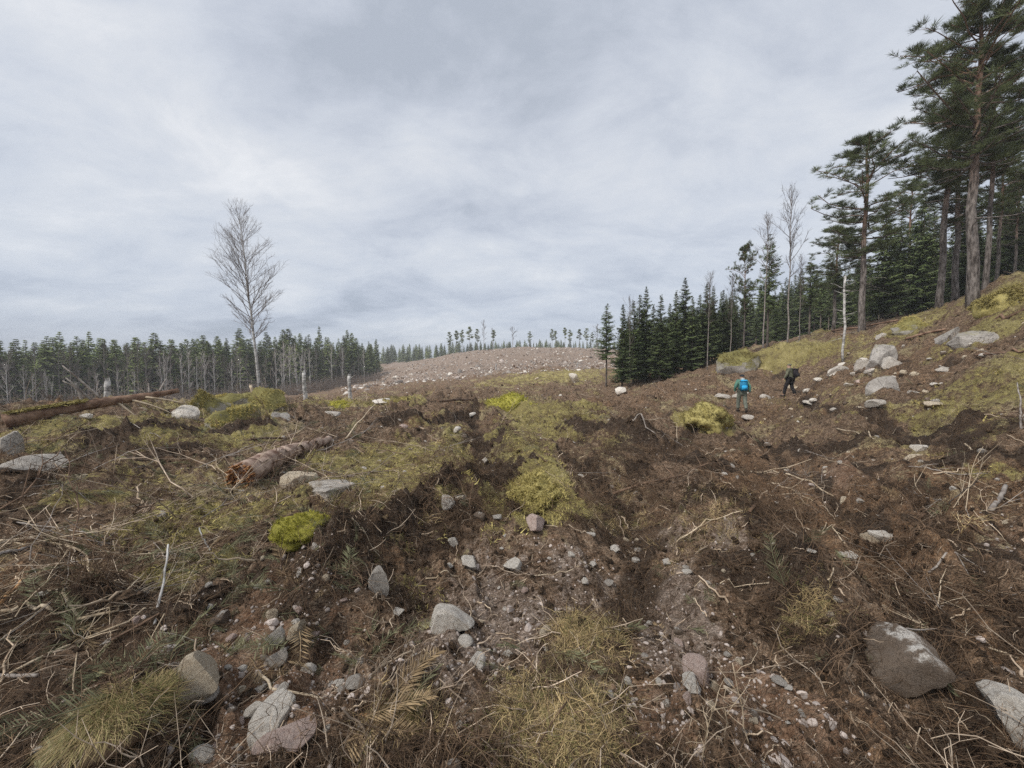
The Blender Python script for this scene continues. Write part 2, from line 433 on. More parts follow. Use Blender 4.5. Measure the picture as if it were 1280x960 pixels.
# ------------------------------------------------------------------ mesh helpers
class MB:
    """collects vertices and faces, then links them as ONE mesh object"""

    def __init__(self):
        self.v, self.q, self.t, self.n = [], [], [], 0
        self.qm, self.tm = [], []

    def add(self, v, q=None, t=None, m=0):
        v = np.asarray(v, dtype=np.float32).reshape(-1, 3)
        if q is not None and len(q):
            q = np.asarray(q, dtype=np.int32)
            self.q.append(q + self.n)
            self.qm.append(np.full(len(q), m, np.int32))
        if t is not None and len(t):
            t = np.asarray(t, dtype=np.int32)
            self.t.append(t + self.n)
            self.tm.append(np.full(len(t), m, np.int32))
        self.v.append(v)
        self.n += len(v)

    def tube(self, path, rad, sides=5, m=0, cap=True, jit=0.0):
        P = np.asarray(path, dtype=np.float64)
        n = len(P)
        rad = np.broadcast_to(np.asarray(rad, dtype=np.float64), (n,))
        T = np.gradient(P, axis=0)
        T /= np.linalg.norm(T, axis=1)[:, None] + 1e-9
        mean = P[-1] - P[0]
        ref = np.array([0, 0, 1.0]) if abs(mean[2]) < 0.8 * np.linalg.norm(mean) else np.array([1.0, 0.13, 0])
        A = np.cross(T, ref)
        A /= np.linalg.norm(A, axis=1)[:, None] + 1e-9
        B = np.cross(T, A)
        an = np.arange(sides) * 2 * np.pi / sides
        rr = rad[:, None] * (1 + (rng.uniform(-jit, jit, (n, sides)) if jit else 0))
        V = P[:, None, :] + rr[..., None] * (np.cos(an)[None, :, None] * A[:, None, :] + np.sin(an)[None, :, None] * B[:, None, :])
        i, j = np.meshgrid(np.arange(n - 1), np.arange(sides), indexing='ij')
        k = (j + 1) % sides
        q = np.stack([i * sides + j, i * sides + k, (i + 1) * sides + k, (i + 1) * sides + j], -1).reshape(-1, 4)
        t = None
        if cap:
            V = np.concatenate([V.reshape(-1, 3), P[:1], P[-1:]])
            s = np.arange(sides)
            e = (n - 1) * sides
            t = np.concatenate([np.stack([s, np.full(sides, n * sides), (s + 1) % sides], -1),
                                np.stack([e + s, e + (s + 1) % sides, np.full(sides, n * sides + 1)], -1)])
        self.add(V.reshape(-1, 3), q, t, m)

    def kites(self, p0, p1, w, side, m=0):
        """flat pointed leaves from p0 to p1, w wide"""
        p0, p1, side = (np.asarray(a, dtype=np.float64).reshape(-1, 3) for a in (p0, p1, side))
        w = np.broadcast_to(np.asarray(w), (len(p0),))[:, None]
        side = side / (np.linalg.norm(side, axis=1)[:, None] + 1e-9)
        mid_ = p0 + (p1 - p0) * 0.45
        V = np.stack([p0, mid_ + side * w / 2, p1, mid_ - side * w / 2], 1).reshape(-1, 3)
        k = np.arange(len(p0))[:, None] * 4
        self.add(V, k + np.arange(4)[None, :], None, m)

    def mesh(self, name, mats, smooth=True):
        me = bpy.data.meshes.new(name)
        V = np.concatenate(self.v).astype(np.float32)
        q = np.concatenate(self.q) if self.q else np.zeros((0, 4), np.int32)
        t = np.concatenate(self.t) if self.t else np.zeros((0, 3), np.int32)
        mi = np.concatenate((self.qm or [np.zeros(0, np.int32)]) + (self.tm or [np.zeros(0, np.int32)]))
        me.vertices.add(len(V))
        me.vertices.foreach_set('co', V.ravel())
        me.loops.add(q.size + t.size)
        me.loops.foreach_set('vertex_index', np.concatenate([q.ravel(), t.ravel()]).astype(np.int32))
        me.polygons.add(len(q) + len(t))
        ls = np.concatenate([np.arange(len(q)) * 4, q.size + np.arange(len(t)) * 3]).astype(np.int32)
        me.polygons.foreach_set('loop_start', ls)
        me.polygons.foreach_set('material_index', mi.astype(np.int32))
        me.polygons.foreach_set('use_smooth', np.full(len(ls), smooth))
        for m in (mats if isinstance(mats, (list, tuple)) else [mats]):
            me.materials.append(m)
        me.update(calc_edges=True)
        me.validate()
        return me

    def build(self, name, mats, parent=None, smooth=True):
        return obj(name, self.mesh(name, mats, smooth), parent)


def obj(name, data, parent=None, loc=None, rot=None, scale=None):
    o = bpy.data.objects.new(name, data)
    COL.objects.link(o)
    if parent is not None:
        o.parent = parent
    if loc is not None:
        o.location = loc
    if rot is not None:
        o.rotation_euler = rot
    if scale is not None:
        o.scale = scale if hasattr(scale, '__len__') else (scale,) * 3
    return o


def tag(o, label, cat, group=None):
    o['label'], o['category'] = label, cat
    if group:
        o['group'] = group
    return o


def thing(name, label, cat, loc=(0, 0, 0), rz=0.0, group=None):
    o = obj(name, None, None, loc, (0, 0, rz))
    o.empty_display_size = 0.1
    return tag(o, label, cat, group)


def kind(o, k):
    o['kind'] = k
    return o


# ------------------------------------------------------------------ materials
def material(name, rough=0.9, spec=0.25):
    m = bpy.data.materials.new(name)
    m.use_nodes = True
    nt = m.node_tree
    b = nt.nodes['Principled BSDF']
    b.inputs['Roughness'].default_value = rough
    b.inputs['Specular IOR Level'].default_value = spec
    return m, nt, b


def link(nt, a, b):
    nt.links.new(a, b)


def bump(nt, bsdf, h, strength=0.5, dist=0.02, chain=None):
    n = nt.nodes.new('ShaderNodeBump')
    n.inputs['Strength'].default_value = strength
    n.inputs['Distance'].default_value = dist
    link(nt, h, n.inputs['Height'])
    if chain is not None:
        link(nt, chain, n.inputs['Normal'])
    link(nt, n.outputs[0], bsdf.inputs['Normal'])
    return n.outputs[0]


def simple(name, c0, c1, scale=6.0, rough=0.85, spec=0.2, vary=0.35, stretch=None, coord='Object', bumpd=0.0, detail=5):
    """two tones of one material in a noise, each copy a little lighter or darker"""
    m, nt, b = material(name, rough, spec)
    t = nt.nodes.new('ShaderNodeTexCoord')
    v = t.outputs[coord]
    if stretch:
        mp = nt.nodes.new('ShaderNodeMapping')
        mp.inputs['Scale'].default_value = stretch
        link(nt, v, mp.inputs[0])
        v = mp.outputs[0]
    n = noise_tex(nt, v, scale, detail, 0.6)
    c = mixc(nt, ramp(nt, n, [(0.35, 0.0), (0.65, 1.0)]), c0, c1)
    oi = nt.nodes.new('ShaderNodeObjectInfo')
    k = mathn(nt, 'ADD', mathn(nt, 'MULTIPLY', oi.outputs['Random'], 2 * vary), 1 - vary)
    sc = nt.nodes.new('ShaderNodeVectorMath')
    sc.operation = 'SCALE'
    link(nt, c, sc.inputs[0])
    link(nt, k, sc.inputs['Scale'])
    link(nt, sc.outputs[0], b.inputs['Base Color'])
    if bumpd:
        bump(nt, b, n, 0.8, bumpd)
    return m


def ground_material():
    m, nt, b = material('churned_soil', 0.95, 0.15)
    t = nt.nodes.new('ShaderNodeTexCoord')
    v = t.outputs['Object']
    at_ = {}
    for nm in ('mask_a', 'mask_b'):
        a = nt.nodes.new('ShaderNodeAttribute')
        a.attribute_name = nm
        s = nt.nodes.new('ShaderNodeSeparateColor')
        link(nt, a.outputs['Color'], s.inputs[0])
        at_[nm] = s.outputs
    n_big = noise_tex(nt, v, 2.2, 5, 0.62)
    n_mid = noise_tex(nt, v, 11, 5, 0.65)
    n_fine = noise_tex(nt, v, 55, 4, 0.7)
    n_grit = noise_tex(nt, v, 170, 2, 0.7)
    vor = nt.nodes.new('ShaderNodeTexVoronoi')
    vor.inputs['Scale'].default_value = 75
    link(nt, v, vor.inputs['Vector'])
    # fibres: noise stretched three ways, kept where it is thin
    fib = []
    for k, (ang, sc) in enumerate(((0.3, (6, 70, 30)), (1.3, (7, 80, 30)), (2.3, (6, 60, 30)))):
        mp = nt.nodes.new('ShaderNodeMapping')
        mp.inputs['Rotation'].default_value = (0, 0, ang)
        mp.inputs['Scale'].default_value = sc
        link(nt, v, mp.inputs[0])
        f = noise_tex(nt, mp.outputs[0], 1.0, 2, 0.5, 0.6)
        fib.append(ramp(nt, f, [(0.56, 0.0), (0.62, 1.0), (0.68, 0.2)]))
    fibre = mathn(nt, 'MAXIMUM', mathn(nt, 'MAXIMUM', fib[0], fib[1]), fib[2])
    mixn = mathn(nt, 'ADD', mathn(nt, 'MULTIPLY', n_mid, 0.5), mathn(nt, 'MULTIPLY', n_fine, 0.5))
    soil = ramp(nt, mixn, [(0.38, (0.027, 0.016, 0.010)), (0.455, (0.123, 0.077, 0.047)), (0.53, (0.273, 0.181, 0.118)), (0.62, (0.514, 0.377, 0.262))])
    litter = ramp(nt, mixn, [(0.38, (0.049, 0.026, 0.013)), (0.47, (0.179, 0.100, 0.054)), (0.55, (0.319, 0.196, 0.112)), (0.63, (0.514, 0.353, 0.226))])
    peat = ramp(nt, mixn, [(0.38, (0.016, 0.011, 0.008)), (0.52, (0.064, 0.041, 0.028)), (0.66, (0.185, 0.129, 0.090))])
    red = ramp(nt, mixn, [(0.37, (0.087, 0.046, 0.028)), (0.48, (0.242, 0.143, 0.088)), (0.57, (0.391, 0.263, 0.180)), (0.68, (0.576, 0.439, 0.333))])
    pale = ramp(nt, mixn, [(0.38, (0.056, 0.036, 0.025)), (0.46, (0.192, 0.136, 0.101)), (0.54, (0.365, 0.282, 0.225)), (0.64, (0.581, 0.478, 0.396))])
    mossn = mathn(nt, 'ADD', mathn(nt, 'MULTIPLY', mixn, 0.5), mathn(nt, 'MULTIPLY', noise_tex(nt, v, 1.1, 6, 0.7), 0.5))
    moss = ramp(nt, mossn, [(0.38, (0.085, 0.062, 0.030)), (0.45, (0.25, 0.20, 0.085)), (0.52, (0.38, 0.325, 0.115)), (0.58, (0.48, 0.405, 0.19)), (0.66, (0.60, 0.51, 0.30))])
    hay = ramp(nt, mixn, [(0.37, (0.10, 0.072, 0.036)), (0.49, (0.32, 0.25, 0.135)), (0.62, (0.58, 0.48, 0.29))])
    br = mathn(nt, 'ADD', mathn(nt, 'MULTIPLY', n_mid, 0.6), mathn(nt, 'ADD', mathn(nt, 'MULTIPLY', n_fine, 0.3), mathn(nt, 'MULTIPLY', n_big, 0.5)))

    def fac(mask, lo=0.27, hi=0.47):
        s = mathn(nt, 'ADD', mathn(nt, 'MULTIPLY', mask, 0.62), mathn(nt, 'MULTIPLY', mathn(nt, 'SUBTRACT', br, 0.7), 1.5))
        return ramp(nt, s, [(lo, 0.0), (hi, 1.0)])
    c = soil
    c = mixc(nt, fac(at_['mask_b'][1]), c, litter)
    c = mixc(nt, fac(at_['mask_b'][0]), c, red)
    c = mixc(nt, fac(at_['mask_a'][2]), c, pale)
    c = mixc(nt, fac(at_['mask_b'][2]), c, peat)
    c = mixc(nt, fac(at_['mask_a'][1]), c, hay)
    c = mixc(nt, fac(at_['mask_a'][0]), c, moss)
    c = mixc(nt, mathn(nt, 'MULTIPLY', fibre, 0.34), c, (0.36, 0.285, 0.21))
    grit = ramp(nt, n_grit, [(0.66, 0.0), (0.72, 1.0)])
    c = mixc(nt, mathn(nt, 'MULTIPLY', grit, mathn(nt, 'ADD', mathn(nt, 'MULTIPLY', at_['mask_a'][2], 0.5), 0.12)), c, (0.5, 0.46, 0.43))
    link(nt, c, b.inputs['Base Color'])
    h = mathn(nt, 'ADD', mathn(nt, 'MULTIPLY', n_fine, 0.7), mathn(nt, 'ADD', mathn(nt, 'MULTIPLY', n_grit, 0.25), mathn(nt, 'MULTIPLY', vor.outputs[0], -0.3)))
    h = mathn(nt, 'ADD', h, mathn(nt, 'MULTIPLY', fibre, 0.25))
    bump(nt, b, h, 1.0, 0.045)
    return m


def rock_material(name, c0, c1, c2, scale=3.0, moss=None, dirt=0.0, lichen=0.25):
    """speckled stone in three tones; moss grows on what faces up, soil clings to the foot"""
    m, nt, b = material(name, 0.88, 0.25)
    t = nt.nodes.new('ShaderNodeTexCoord')
    v = t.outputs['Object']
    oi = nt.nodes.new('ShaderNodeObjectInfo')
    off = nt.nodes.new('ShaderNodeVectorMath')
    off.operation = 'ADD'
    link(nt, v, off.inputs[0])
    cmb = nt.nodes.new('ShaderNodeCombineXYZ')
    link(nt, mathn(nt, 'MULTIPLY', oi.outputs['Random'], 37.0), cmb.inputs[0])
    link(nt, cmb.outputs[0], off.inputs[1])
    v = off.outputs[0]
    n1 = noise_tex(nt, v, scale, 6, 0.65, 0.3)
    n2 = noise_tex(nt, v, scale * 9, 5, 0.75)
    n3 = noise_tex(nt, v, scale * 30, 2, 0.6)
    nf = noise_tex(nt, v, scale * 26, 4, 0.7)
    nm = mathn(nt, 'ADD', mathn(nt, 'MULTIPLY', n1, 0.4), mathn(nt, 'ADD', mathn(nt, 'MULTIPLY', n2, 0.35), mathn(nt, 'MULTIPLY', nf, 0.25)))
    c = ramp(nt, nm, [(0.33, c0), (0.44, c1), (0.54, c2)])
    crk = nt.nodes.new('ShaderNodeTexVoronoi')
    crk.feature = 'DISTANCE_TO_EDGE'
    crk.inputs['Scale'].default_value = scale * .55
    wv = nt.nodes.new('ShaderNodeVectorMath')
    wv.operation = 'ADD'
    link(nt, v, wv.inputs[0])
    link(nt, noise_tex(nt, v, scale * 2, 4, .6, 0, 'Color'), wv.inputs[1])
    link(nt, wv.outputs[0], crk.inputs['Vector'])
    ck = ramp(nt, crk.outputs['Distance'], [(0.0, 1.0), (0.022, 0.0)])
    c = mixc(nt, mathn(nt, 'MULTIPLY', ck, .55), c, tuple(.3 * a for a in c0))
    c = mixc(nt, mathn(nt, 'MULTIPLY', ramp(nt, n3, [(0.60, 0.0), (0.68, 1.0)]), 0.32), c, tuple(0.4 * a for a in c0))
    c = mixc(nt, mathn(nt, 'MULTIPLY', ramp(nt, noise_tex(nt, v, scale * 2.5, 5, 0.7), [(0.6, 0.0), (0.66, 1.0)]), lichen), c, (0.55, 0.55, 0.50))
    if moss or dirt:
        ge = nt.nodes.new('ShaderNodeNewGeometry')
        sp = nt.nodes.new('ShaderNodeSeparateXYZ')
        link(nt, ge.outputs['Normal'], sp.inputs[0])
    if dirt:
        g = nt.nodes.new('ShaderNodeSeparateXYZ')
        link(nt, t.outputs['Generated'], g.inputs[0])
        d = mathn(nt, 'ADD', g.outputs[2], mathn(nt, 'MULTIPLY', mathn(nt, 'SUBTRACT', n1, 0.5), 0.7))
        c = mixc(nt, mathn(nt, 'MULTIPLY', ramp(nt, d, [(dirt - 0.12, 1.0), (dirt + 0.08, 0.0)]), 0.85), c, mixc(nt, n2, (0.05, 0.031, 0.019), (0.24, 0.16, 0.10)))
    if moss:
        amt, m0, m1 = moss
        f = mathn(nt, 'ADD', mathn(nt, 'MULTIPLY', sp.outputs[2], 0.30), mathn(nt, 'MULTIPLY', nm, 1.15))
        mc = ramp(nt, mathn(nt, 'ADD', mathn(nt, 'MULTIPLY', n2, 0.6), mathn(nt, 'MULTIPLY', n1, 0.4)), [(0.36, tuple(0.45 * a for a in m0)), (0.5, m0), (0.64, m1)])
        c = mixc(nt, ramp(nt, f, [(0.98 - amt, 0.0), (1.10 - amt, 1.0)]), c, mc)
    link(nt, c, b.inputs['Base Color'])
    bump(nt, b, mathn(nt, 'SUBTRACT', nm, mathn(nt, 'MULTIPLY', ck, .25)), 0.9, 0.045)
    return m


def birch_material(name, white=(0.62, 0.6, 0.57), dark=(0.07, 0.06, 0.055), scale=1.0, base_dark=0.0):
    m, nt, b = material(name, 0.8, 0.2)
    t = nt.nodes.new('ShaderNodeTexCoord')
    mp = nt.nodes.new('ShaderNodeMapping')
    mp.inputs['Scale'].default_value = (2.2 * scale, 2.2 * scale, 9 * scale)
    link(nt, t.outputs['Object'], mp.inputs[0])
    n = noise_tex(nt, mp.outputs[0], 1.0, 5, 0.65)
    n2 = noise_tex(nt, t.outputs['Object'], 1.3, 4, 0.6)
    f = mathn(nt, 'ADD', mathn(nt, 'MULTIPLY', n, 0.65), mathn(nt, 'MULTIPLY', n2, 0.35))
    c = ramp(nt, f, [(0.36, dark), (0.46, tuple(0.5 * a + 0.3 * d for a, d in zip(white, dark))), (0.56, white)])
    link(nt, c, b.inputs['Base Color'])
    bump(nt, b, n, 0.5, 0.02)
    return m


def pine_bark():
    m, nt, b = material('pine_bark', 0.95, 0.1)
    t = nt.nodes.new('ShaderNodeTexCoord')
    mp = nt.nodes.new('ShaderNodeMapping')
    mp.inputs['Scale'].default_value = (9, 9, 2.2)
    link(nt, t.outputs['Object'], mp.inputs[0])
    n = noise_tex(nt, mp.outputs[0], 1.0, 5, 0.7)
    low = ramp(nt, n, [(0.36, (0.04, 0.033, 0.029)), (0.5, (0.15, 0.13, 0.118)), (0.62, (0.27, 0.24, 0.22))])
    up = ramp(nt, n, [(0.36, (0.10, 0.06, 0.045)), (0.5, (0.23, 0.145, 0.105)), (0.62, (0.34, 0.23, 0.17))])
    s = nt.nodes.new('ShaderNodeSeparateXYZ')
    link(nt, t.outputs['Generated'], s.inputs[0])
    c = mixc(nt, ramp(nt, mathn(nt, 'ADD', s.outputs[2], mathn(nt, 'MULTIPLY', n, 0.2)), [(0.5, 0.0), (0.75, 1.0)]), low, up)
    link(nt, c, b.inputs['Base Color'])
    bump(nt, b, n, 1.0, 0.05)
    return m


M = {
    'ground': ground_material(),
    'stone_grey': rock_material('grey_stone', (0.20, 0.172, 0.147), (0.41, 0.365, 0.315), (0.62, 0.57, 0.505), 6, dirt=0.2),
    'stone_pale': rock_material('pale_stone', (0.40, 0.345, 0.285), (0.66, 0.59, 0.505), (0.82, 0.77, 0.69), 5, dirt=0.16),
    'stone_pink': rock_material('pinkish_stone', (0.33, 0.215, 0.175), (0.54, 0.39, 0.33), (0.70, 0.56, 0.49), 6, dirt=0.16, lichen=0.1),
    'stone_tan': rock_material('tan_stone', (0.33, 0.245, 0.16), (0.55, 0.44, 0.31), (0.72, 0.62, 0.47), 6, dirt=0.16, lichen=0.1),
    'stone_dirty': rock_material('soil_caked_stone', (0.22, 0.175, 0.14), (0.50, 0.44, 0.38), (0.76, 0.72, 0.66), 4, dirt=1.02),
    'boulder_moss': rock_material('mossy_boulder', (0.17, 0.155, 0.14), (0.35, 0.325, 0.295), (0.54, 0.51, 0.47), 1.6, moss=(0.44, (0.17, 0.15, 0.05), (0.34, 0.305, 0.12))),
    'boulder_bare': rock_material('bare_boulder', (0.12, 0.108, 0.096), (0.28, 0.255, 0.23), (0.46, 0.43, 0.395), 1.9, moss=(0.17, (0.13, 0.11, 0.03), (0.26, 0.23, 0.06))),
    'moss_bright': rock_material('bright_moss', (0.15, 0.14, 0.018), (0.31, 0.29, 0.04), (0.47, 0.43, 0.09), 5, lichen=0.0),
    'moss_yellow': rock_material('yellow_moss', (0.17, 0.135, 0.04), (0.34, 0.285, 0.09), (0.50, 0.43, 0.17), 4, lichen=0.0),
    'moss_tuft': simple('moss_fronds', (0.25, 0.205, 0.07), (0.54, 0.46, 0.18), 8, vary=0.5),
    'hay': simple('dry_grass_blades', (0.33, 0.235, 0.105), (0.62, 0.48, 0.255), 3, vary=0.4),
    'grass_green': simple('green_grass_blades', (0.13, 0.135, 0.045), (0.30, 0.27, 0.11), 3, vary=0.35),
    'sprig': simple('spruce_sprigs', (0.10, 0.105, 0.055), (0.22, 0.215, 0.125), 8, vary=0.3),
    'brown_sprig': simple('brown_dead_fronds', (0.17, 0.118, 0.066), (0.34, 0.25, 0.145), 8, vary=0.25),
    'clod': simple('soil_clods', (0.035, 0.022, 0.014), (0.21, 0.14, 0.088), 2.5, vary=0.5, bumpd=0.3),
    'fibre': simple('root_fibres', (0.034, 0.021, 0.014), (0.21, 0.14, 0.088), 6, vary=0.5),
    'twig': simple('twigs', (0.22, 0.165, 0.12), (0.58, 0.47, 0.355), 10, vary=0.6),
    'chip': simple('fresh_wood_chips', (0.34, 0.25, 0.17), (0.66, 0.54, 0.40), 10, vary=0.3),
    'gravel': simple('gravel', (0.26, 0.21, 0.18), (0.52, 0.46, 0.42), 12, vary=0.4),
    'branch_pale': simple('peeled_branch', (0.34, 0.26, 0.17), (0.60, 0.50, 0.37), 7, vary=0.2, stretch=(1, 1, 1), bumpd=0.004),
    'branch_grey': simple('weathered_branch', (0.17, 0.14, 0.12), (0.42, 0.38, 0.34), 9, vary=0.25, bumpd=0.004),
    'branch_brown': simple('brown_branch', (0.075, 0.048, 0.033), (0.23, 0.15, 0.10), 8, vary=0.25, bumpd=0.004),
    'branch_orange': simple('orange_split_wood', (0.34, 0.17, 0.07), (0.58, 0.36, 0.18), 7, vary=0.1, bumpd=0.004),
    'log_bark': simple('log_bark', (0.15, 0.085, 0.06), (0.52, 0.40, 0.32), 7, vary=0.1, bumpd=0.03),
    'log_old': simple('old_log_bark', (0.11, 0.060, 0.040), (0.32, 0.21, 0.145), 7, vary=0.1, bumpd=0.03),
    'log_wood': simple('torn_wood', (0.12, 0.035, 0.014), (0.62, 0.34, 0.15), 16, vary=0.1, bumpd=0.02),
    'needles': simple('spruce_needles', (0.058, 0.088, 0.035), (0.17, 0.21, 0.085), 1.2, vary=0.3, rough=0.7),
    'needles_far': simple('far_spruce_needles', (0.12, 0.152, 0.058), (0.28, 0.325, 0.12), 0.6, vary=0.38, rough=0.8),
    'needles_pine': simple('pine_needles', (0.055, 0.075, 0.032), (0.165, 0.195, 0.085), 0.9, vary=0.2, rough=0.7),
    'bark_spruce': simple('spruce_bark', (0.06, 0.048, 0.04), (0.19, 0.16, 0.14), 3, vary=0.25, stretch=(4, 4, 1)),
    'bark_pine': pine_bark(),
    'birch': birch_material('birch_bark'),
    'birch_grey': birch_material('greyish_birch_bark', (0.34, 0.30, 0.275), (0.10, 0.085, 0.08), 0.6),
    'bare_twigs': simple('bare_birch_twigs', (0.10, 0.08, 0.072), (0.20, 0.17, 0.155), 2, vary=0.25),
    'lone_twigs': simple('lone_birch_twigs', (0.15, 0.125, 0.115), (0.27, 0.24, 0.225), 2, vary=0.0),
    'pale_twigs': simple('pale_birch_twigs', (0.34, 0.30, 0.275), (0.58, 0.54, 0.50), 2, vary=0.3),
    'big_birch': birch_material('lone_birch_bark', (0.50, 0.49, 0.47), (0.06, 0.052, 0.05), 0.8),
}

# ------------------------------------------------------------------ the ground sheet
ang_f = np.arange(-76, 76.001, 0.18)
ang = np.concatenate([np.arange(-180, -76, 4.0), ang_f, np.arange(80, 179, 4.0)])
rad = np.concatenate([[0.02, 0.3, 0.6], np.exp(np.arange(math.log(0.9), math.log(62), 0.0084)), np.exp(np.arange(math.log(62), math.log(1500), 0.03))[1:]])
A, RD = np.meshgrid(np.radians(ang), rad, indexing='ij')
X, Y = (RD * np.sin(A)).ravel(), (RD * np.cos(A)).ravel()
Z = ground(X, Y)
mbg = MB()
na, nr = A.shape
i, j = np.meshgrid(np.arange(na), np.arange(nr - 1), indexing='ij')
k = (i + 1) % na
mbg.add(np.stack([X, Y, Z], 1), np.stack([i * nr + j, i * nr + j + 1, k * nr + j + 1, k * nr + j], -1).reshape(-1, 4)[:, ::-1])
gme = mbg.mesh('ground', M['ground'])
zn = zones(X, Y)
for nm, ks in (('mask_a', 'MGP'), ('mask_b', 'SND')):
    ca = gme.color_attributes.new(nm, 'FLOAT_COLOR', 'POINT')
    arr = np.ones((len(X), 4), np.float32)
    for q, kk in enumerate(ks):
        arr[:, q] = zn[kk]
    ca.data.foreach_set('color', arr.ravel())
kind(obj('ground', gme), 'structure')
del A, RD, Z, mbg


# ------------------------------------------------------------------ loose cover nobody could count
def euler_from(nrm, yaw, tilt):
    """Euler angles that lay +Z along the ground's normal, turned by yaw and tipped by tilt"""
    out = np.zeros((len(nrm), 3), np.float32)
    for q in range(len(nrm)):
        qn = Vector(nrm[q]).to_track_quat('Z', 'Y').to_matrix() @ Matrix.Rotation(yaw[q], 3, 'Z') @ Matrix.Rotation(tilt[q], 3, 'X')
        out[q] = qn.to_euler()
    return out


def normals(x, y, e=0.04):
    h = ground(x, y)
    gx = (ground(x + e, y) - h) / e
    gy = (ground(x, y + e) - h) / e
    n = np.stack([-gx, -gy, np.ones_like(gx)], 1)
    return h, n / np.linalg.norm(n, axis=1)[:, None]


def scatter(name, pts, rot, scl, protos, pick=None):
    """one object of small pieces, instanced on its points"""
    n = len(pts)
    me = bpy.data.meshes.new(name)
    me.vertices.add(n)
    me.vertices.foreach_set('co', np.asarray(pts, np.float32).ravel())
    for nm, arr in (('rot', rot), ('scl', scl)):
        a = me.attributes.new(nm, 'FLOAT_VECTOR', 'POINT')
        a.data.foreach_set('vector', np.asarray(arr, np.float32).ravel())
    pk = me.attributes.new('pick', 'INT', 'POINT')
    pk.data.foreach_set('value', (rng.integers(0, len(protos), n) if pick is None else pick).astype(np.int32))
    src = bpy.data.collections.new(name + '_kinds')
    for p in protos:
        src.objects.link(bpy.data.objects.new(p.name, p))
    o = kind(obj(name, me), 'stuff')
    ng = bpy.data.node_groups.new(name + '_spread', 'GeometryNodeTree')
    ng.interface.new_socket('Geometry', in_out='INPUT', socket_type='NodeSocketGeometry')
    ng.interface.new_socket('Geometry', in_out='OUTPUT', socket_type='NodeSocketGeometry')
    gi, go = ng.nodes.new('NodeGroupInput'), ng.nodes.new('NodeGroupOutput')
    ci = ng.nodes.new('GeometryNodeCollectionInfo')
    ci.inputs['Collection'].default_value = src
    ci.inputs['Separate Children'].default_value = True
    ci.inputs['Reset Children'].default_value = True
    ip = ng.nodes.new('GeometryNodeInstanceOnPoints')
    ip.inputs['Pick Instance'].default_value = True

    def named(nm, typ):
        a = ng.nodes.new('GeometryNodeInputNamedAttribute')
        a.data_type = typ
        a.inputs['Name'].default_value = nm
        return a.outputs['Attribute']
    e2r = ng.nodes.new('FunctionNodeEulerToRotation')
    L = ng.links.new
    L(gi.outputs[0], ip.inputs['Points'])
    L(ci.outputs[0], ip.inputs['Instance'])
    L(named('pick', 'INT'), ip.inputs['Instance Index'])
    L(named('rot', 'FLOAT_VECTOR'), e2r.inputs[0])
    L(e2r.outputs[0], ip.inputs['Rotation'])
    L(named('scl', 'FLOAT_VECTOR'), ip.inputs['Scale'])
    L(ip.outputs[0], go.inputs[0])
    md = o.modifiers.new('spread', 'NODES')
    md.node_group = ng
    return o


def fan_points(n, r0=1.05, r1=45, a=60.0, power=1.0):
    th = np.radians(rng.uniform(-a, a, n))
    r = np.exp(math.log(r0) + (math.log(r1) - math.log(r0)) * rng.random(n) ** power)
    return r * np.sin(th), r * np.cos(th), r


def ico(sub=1):
    bm = bmesh.new()
    bmesh.ops.create_icosphere(bm, subdivisions=sub, radius=1.0)
    v = np.array([w.co[:] for w in bm.verts])
    t = np.array([[w.index for w in f.verts] for f in bm.faces])
    bm.free()
    return v, t


ICO = {s: ico(s) for s in (1, 2, 3, 4)}


def rock_mesh(name, mat, seed, sub=3, cuts=7, rough=0.10, dims=(1, .8, .65), lo=0.55, hi=0.92):
    """an angular stone of about unit half-size: a ball cut flat by planes, then worn"""
    g = np.random.default_rng(seed)
    v, t = ICO[sub]
    v = v.copy()
    for _ in range(cuts):
        n = g.normal(size=3)
        n /= np.linalg.norm(n)
        d = g.uniform(lo, hi)
        s = v @ n - d
        v = v - np.outer(np.maximum(s, 0) * 0.94, n)
    o = g.uniform(-50, 50, 3)
    dis = np.array([mnoise.fractal(Vector(w * 1.7 + o), 1.0, 2.0, 6 if sub > 3 else 4) for w in v])
    v = v * (1 + rough * dis)[:, None]
    v = v * np.array(dims)
    mb = MB()
    mb.add(v, None, t)
    me = mb.mesh(name, mat, True)
    if cuts:
        me.set_sharp_from_angle(angle=R(24))
    return me


def clump_mesh(name, mat, n, length, spread, rad=0.0012, curl=0.5, lift=0.5, sides=3, segs=4, flat=False):
    """a tuft of n curved strands or blades rising from one spot"""
    mb = MB()
    for _ in range(n):
        a = rng.uniform(0, 2 * np.pi)
        o = np.array([rng.normal(0, spread), rng.normal(0, spread), -0.01])
        L = length * rng.uniform(0.45, 1.15)
        el = R(rng.uniform(15, 88)) * lift + R(90) * (1 - lift) * rng.uniform(0, .35)
        d = np.array([math.cos(a) * math.cos(el), math.sin(a) * math.cos(el), math.sin(el)])
        P = [o]
        for s in range(segs):
            d = d + np.array([rng.normal(0, .22), rng.normal(0, .22), -curl * 0.35 + rng.normal(0, .12)]) * (1.0 if s else 0.2)
            d /= np.linalg.norm(d)
            P.append(P[-1] + d * L / segs)
        P = np.array(P)
        if flat:
            w = rad * np.linspace(1, 0.15, segs + 1)
            sd = np.array([-math.sin(a), math.cos(a), 0.0])
            V = np.concatenate([P - sd * w[:, None], P + sd * w[:, None]])
            k = np.arange(segs)
            mb.add(V, np.stack([k, k + 1, k + segs + 2, k + segs + 1], 1))
        else:
            mb.tube(P, rad * np.linspace(1, .5, segs + 1), sides, cap=False)
    return mb.mesh(name, mat)


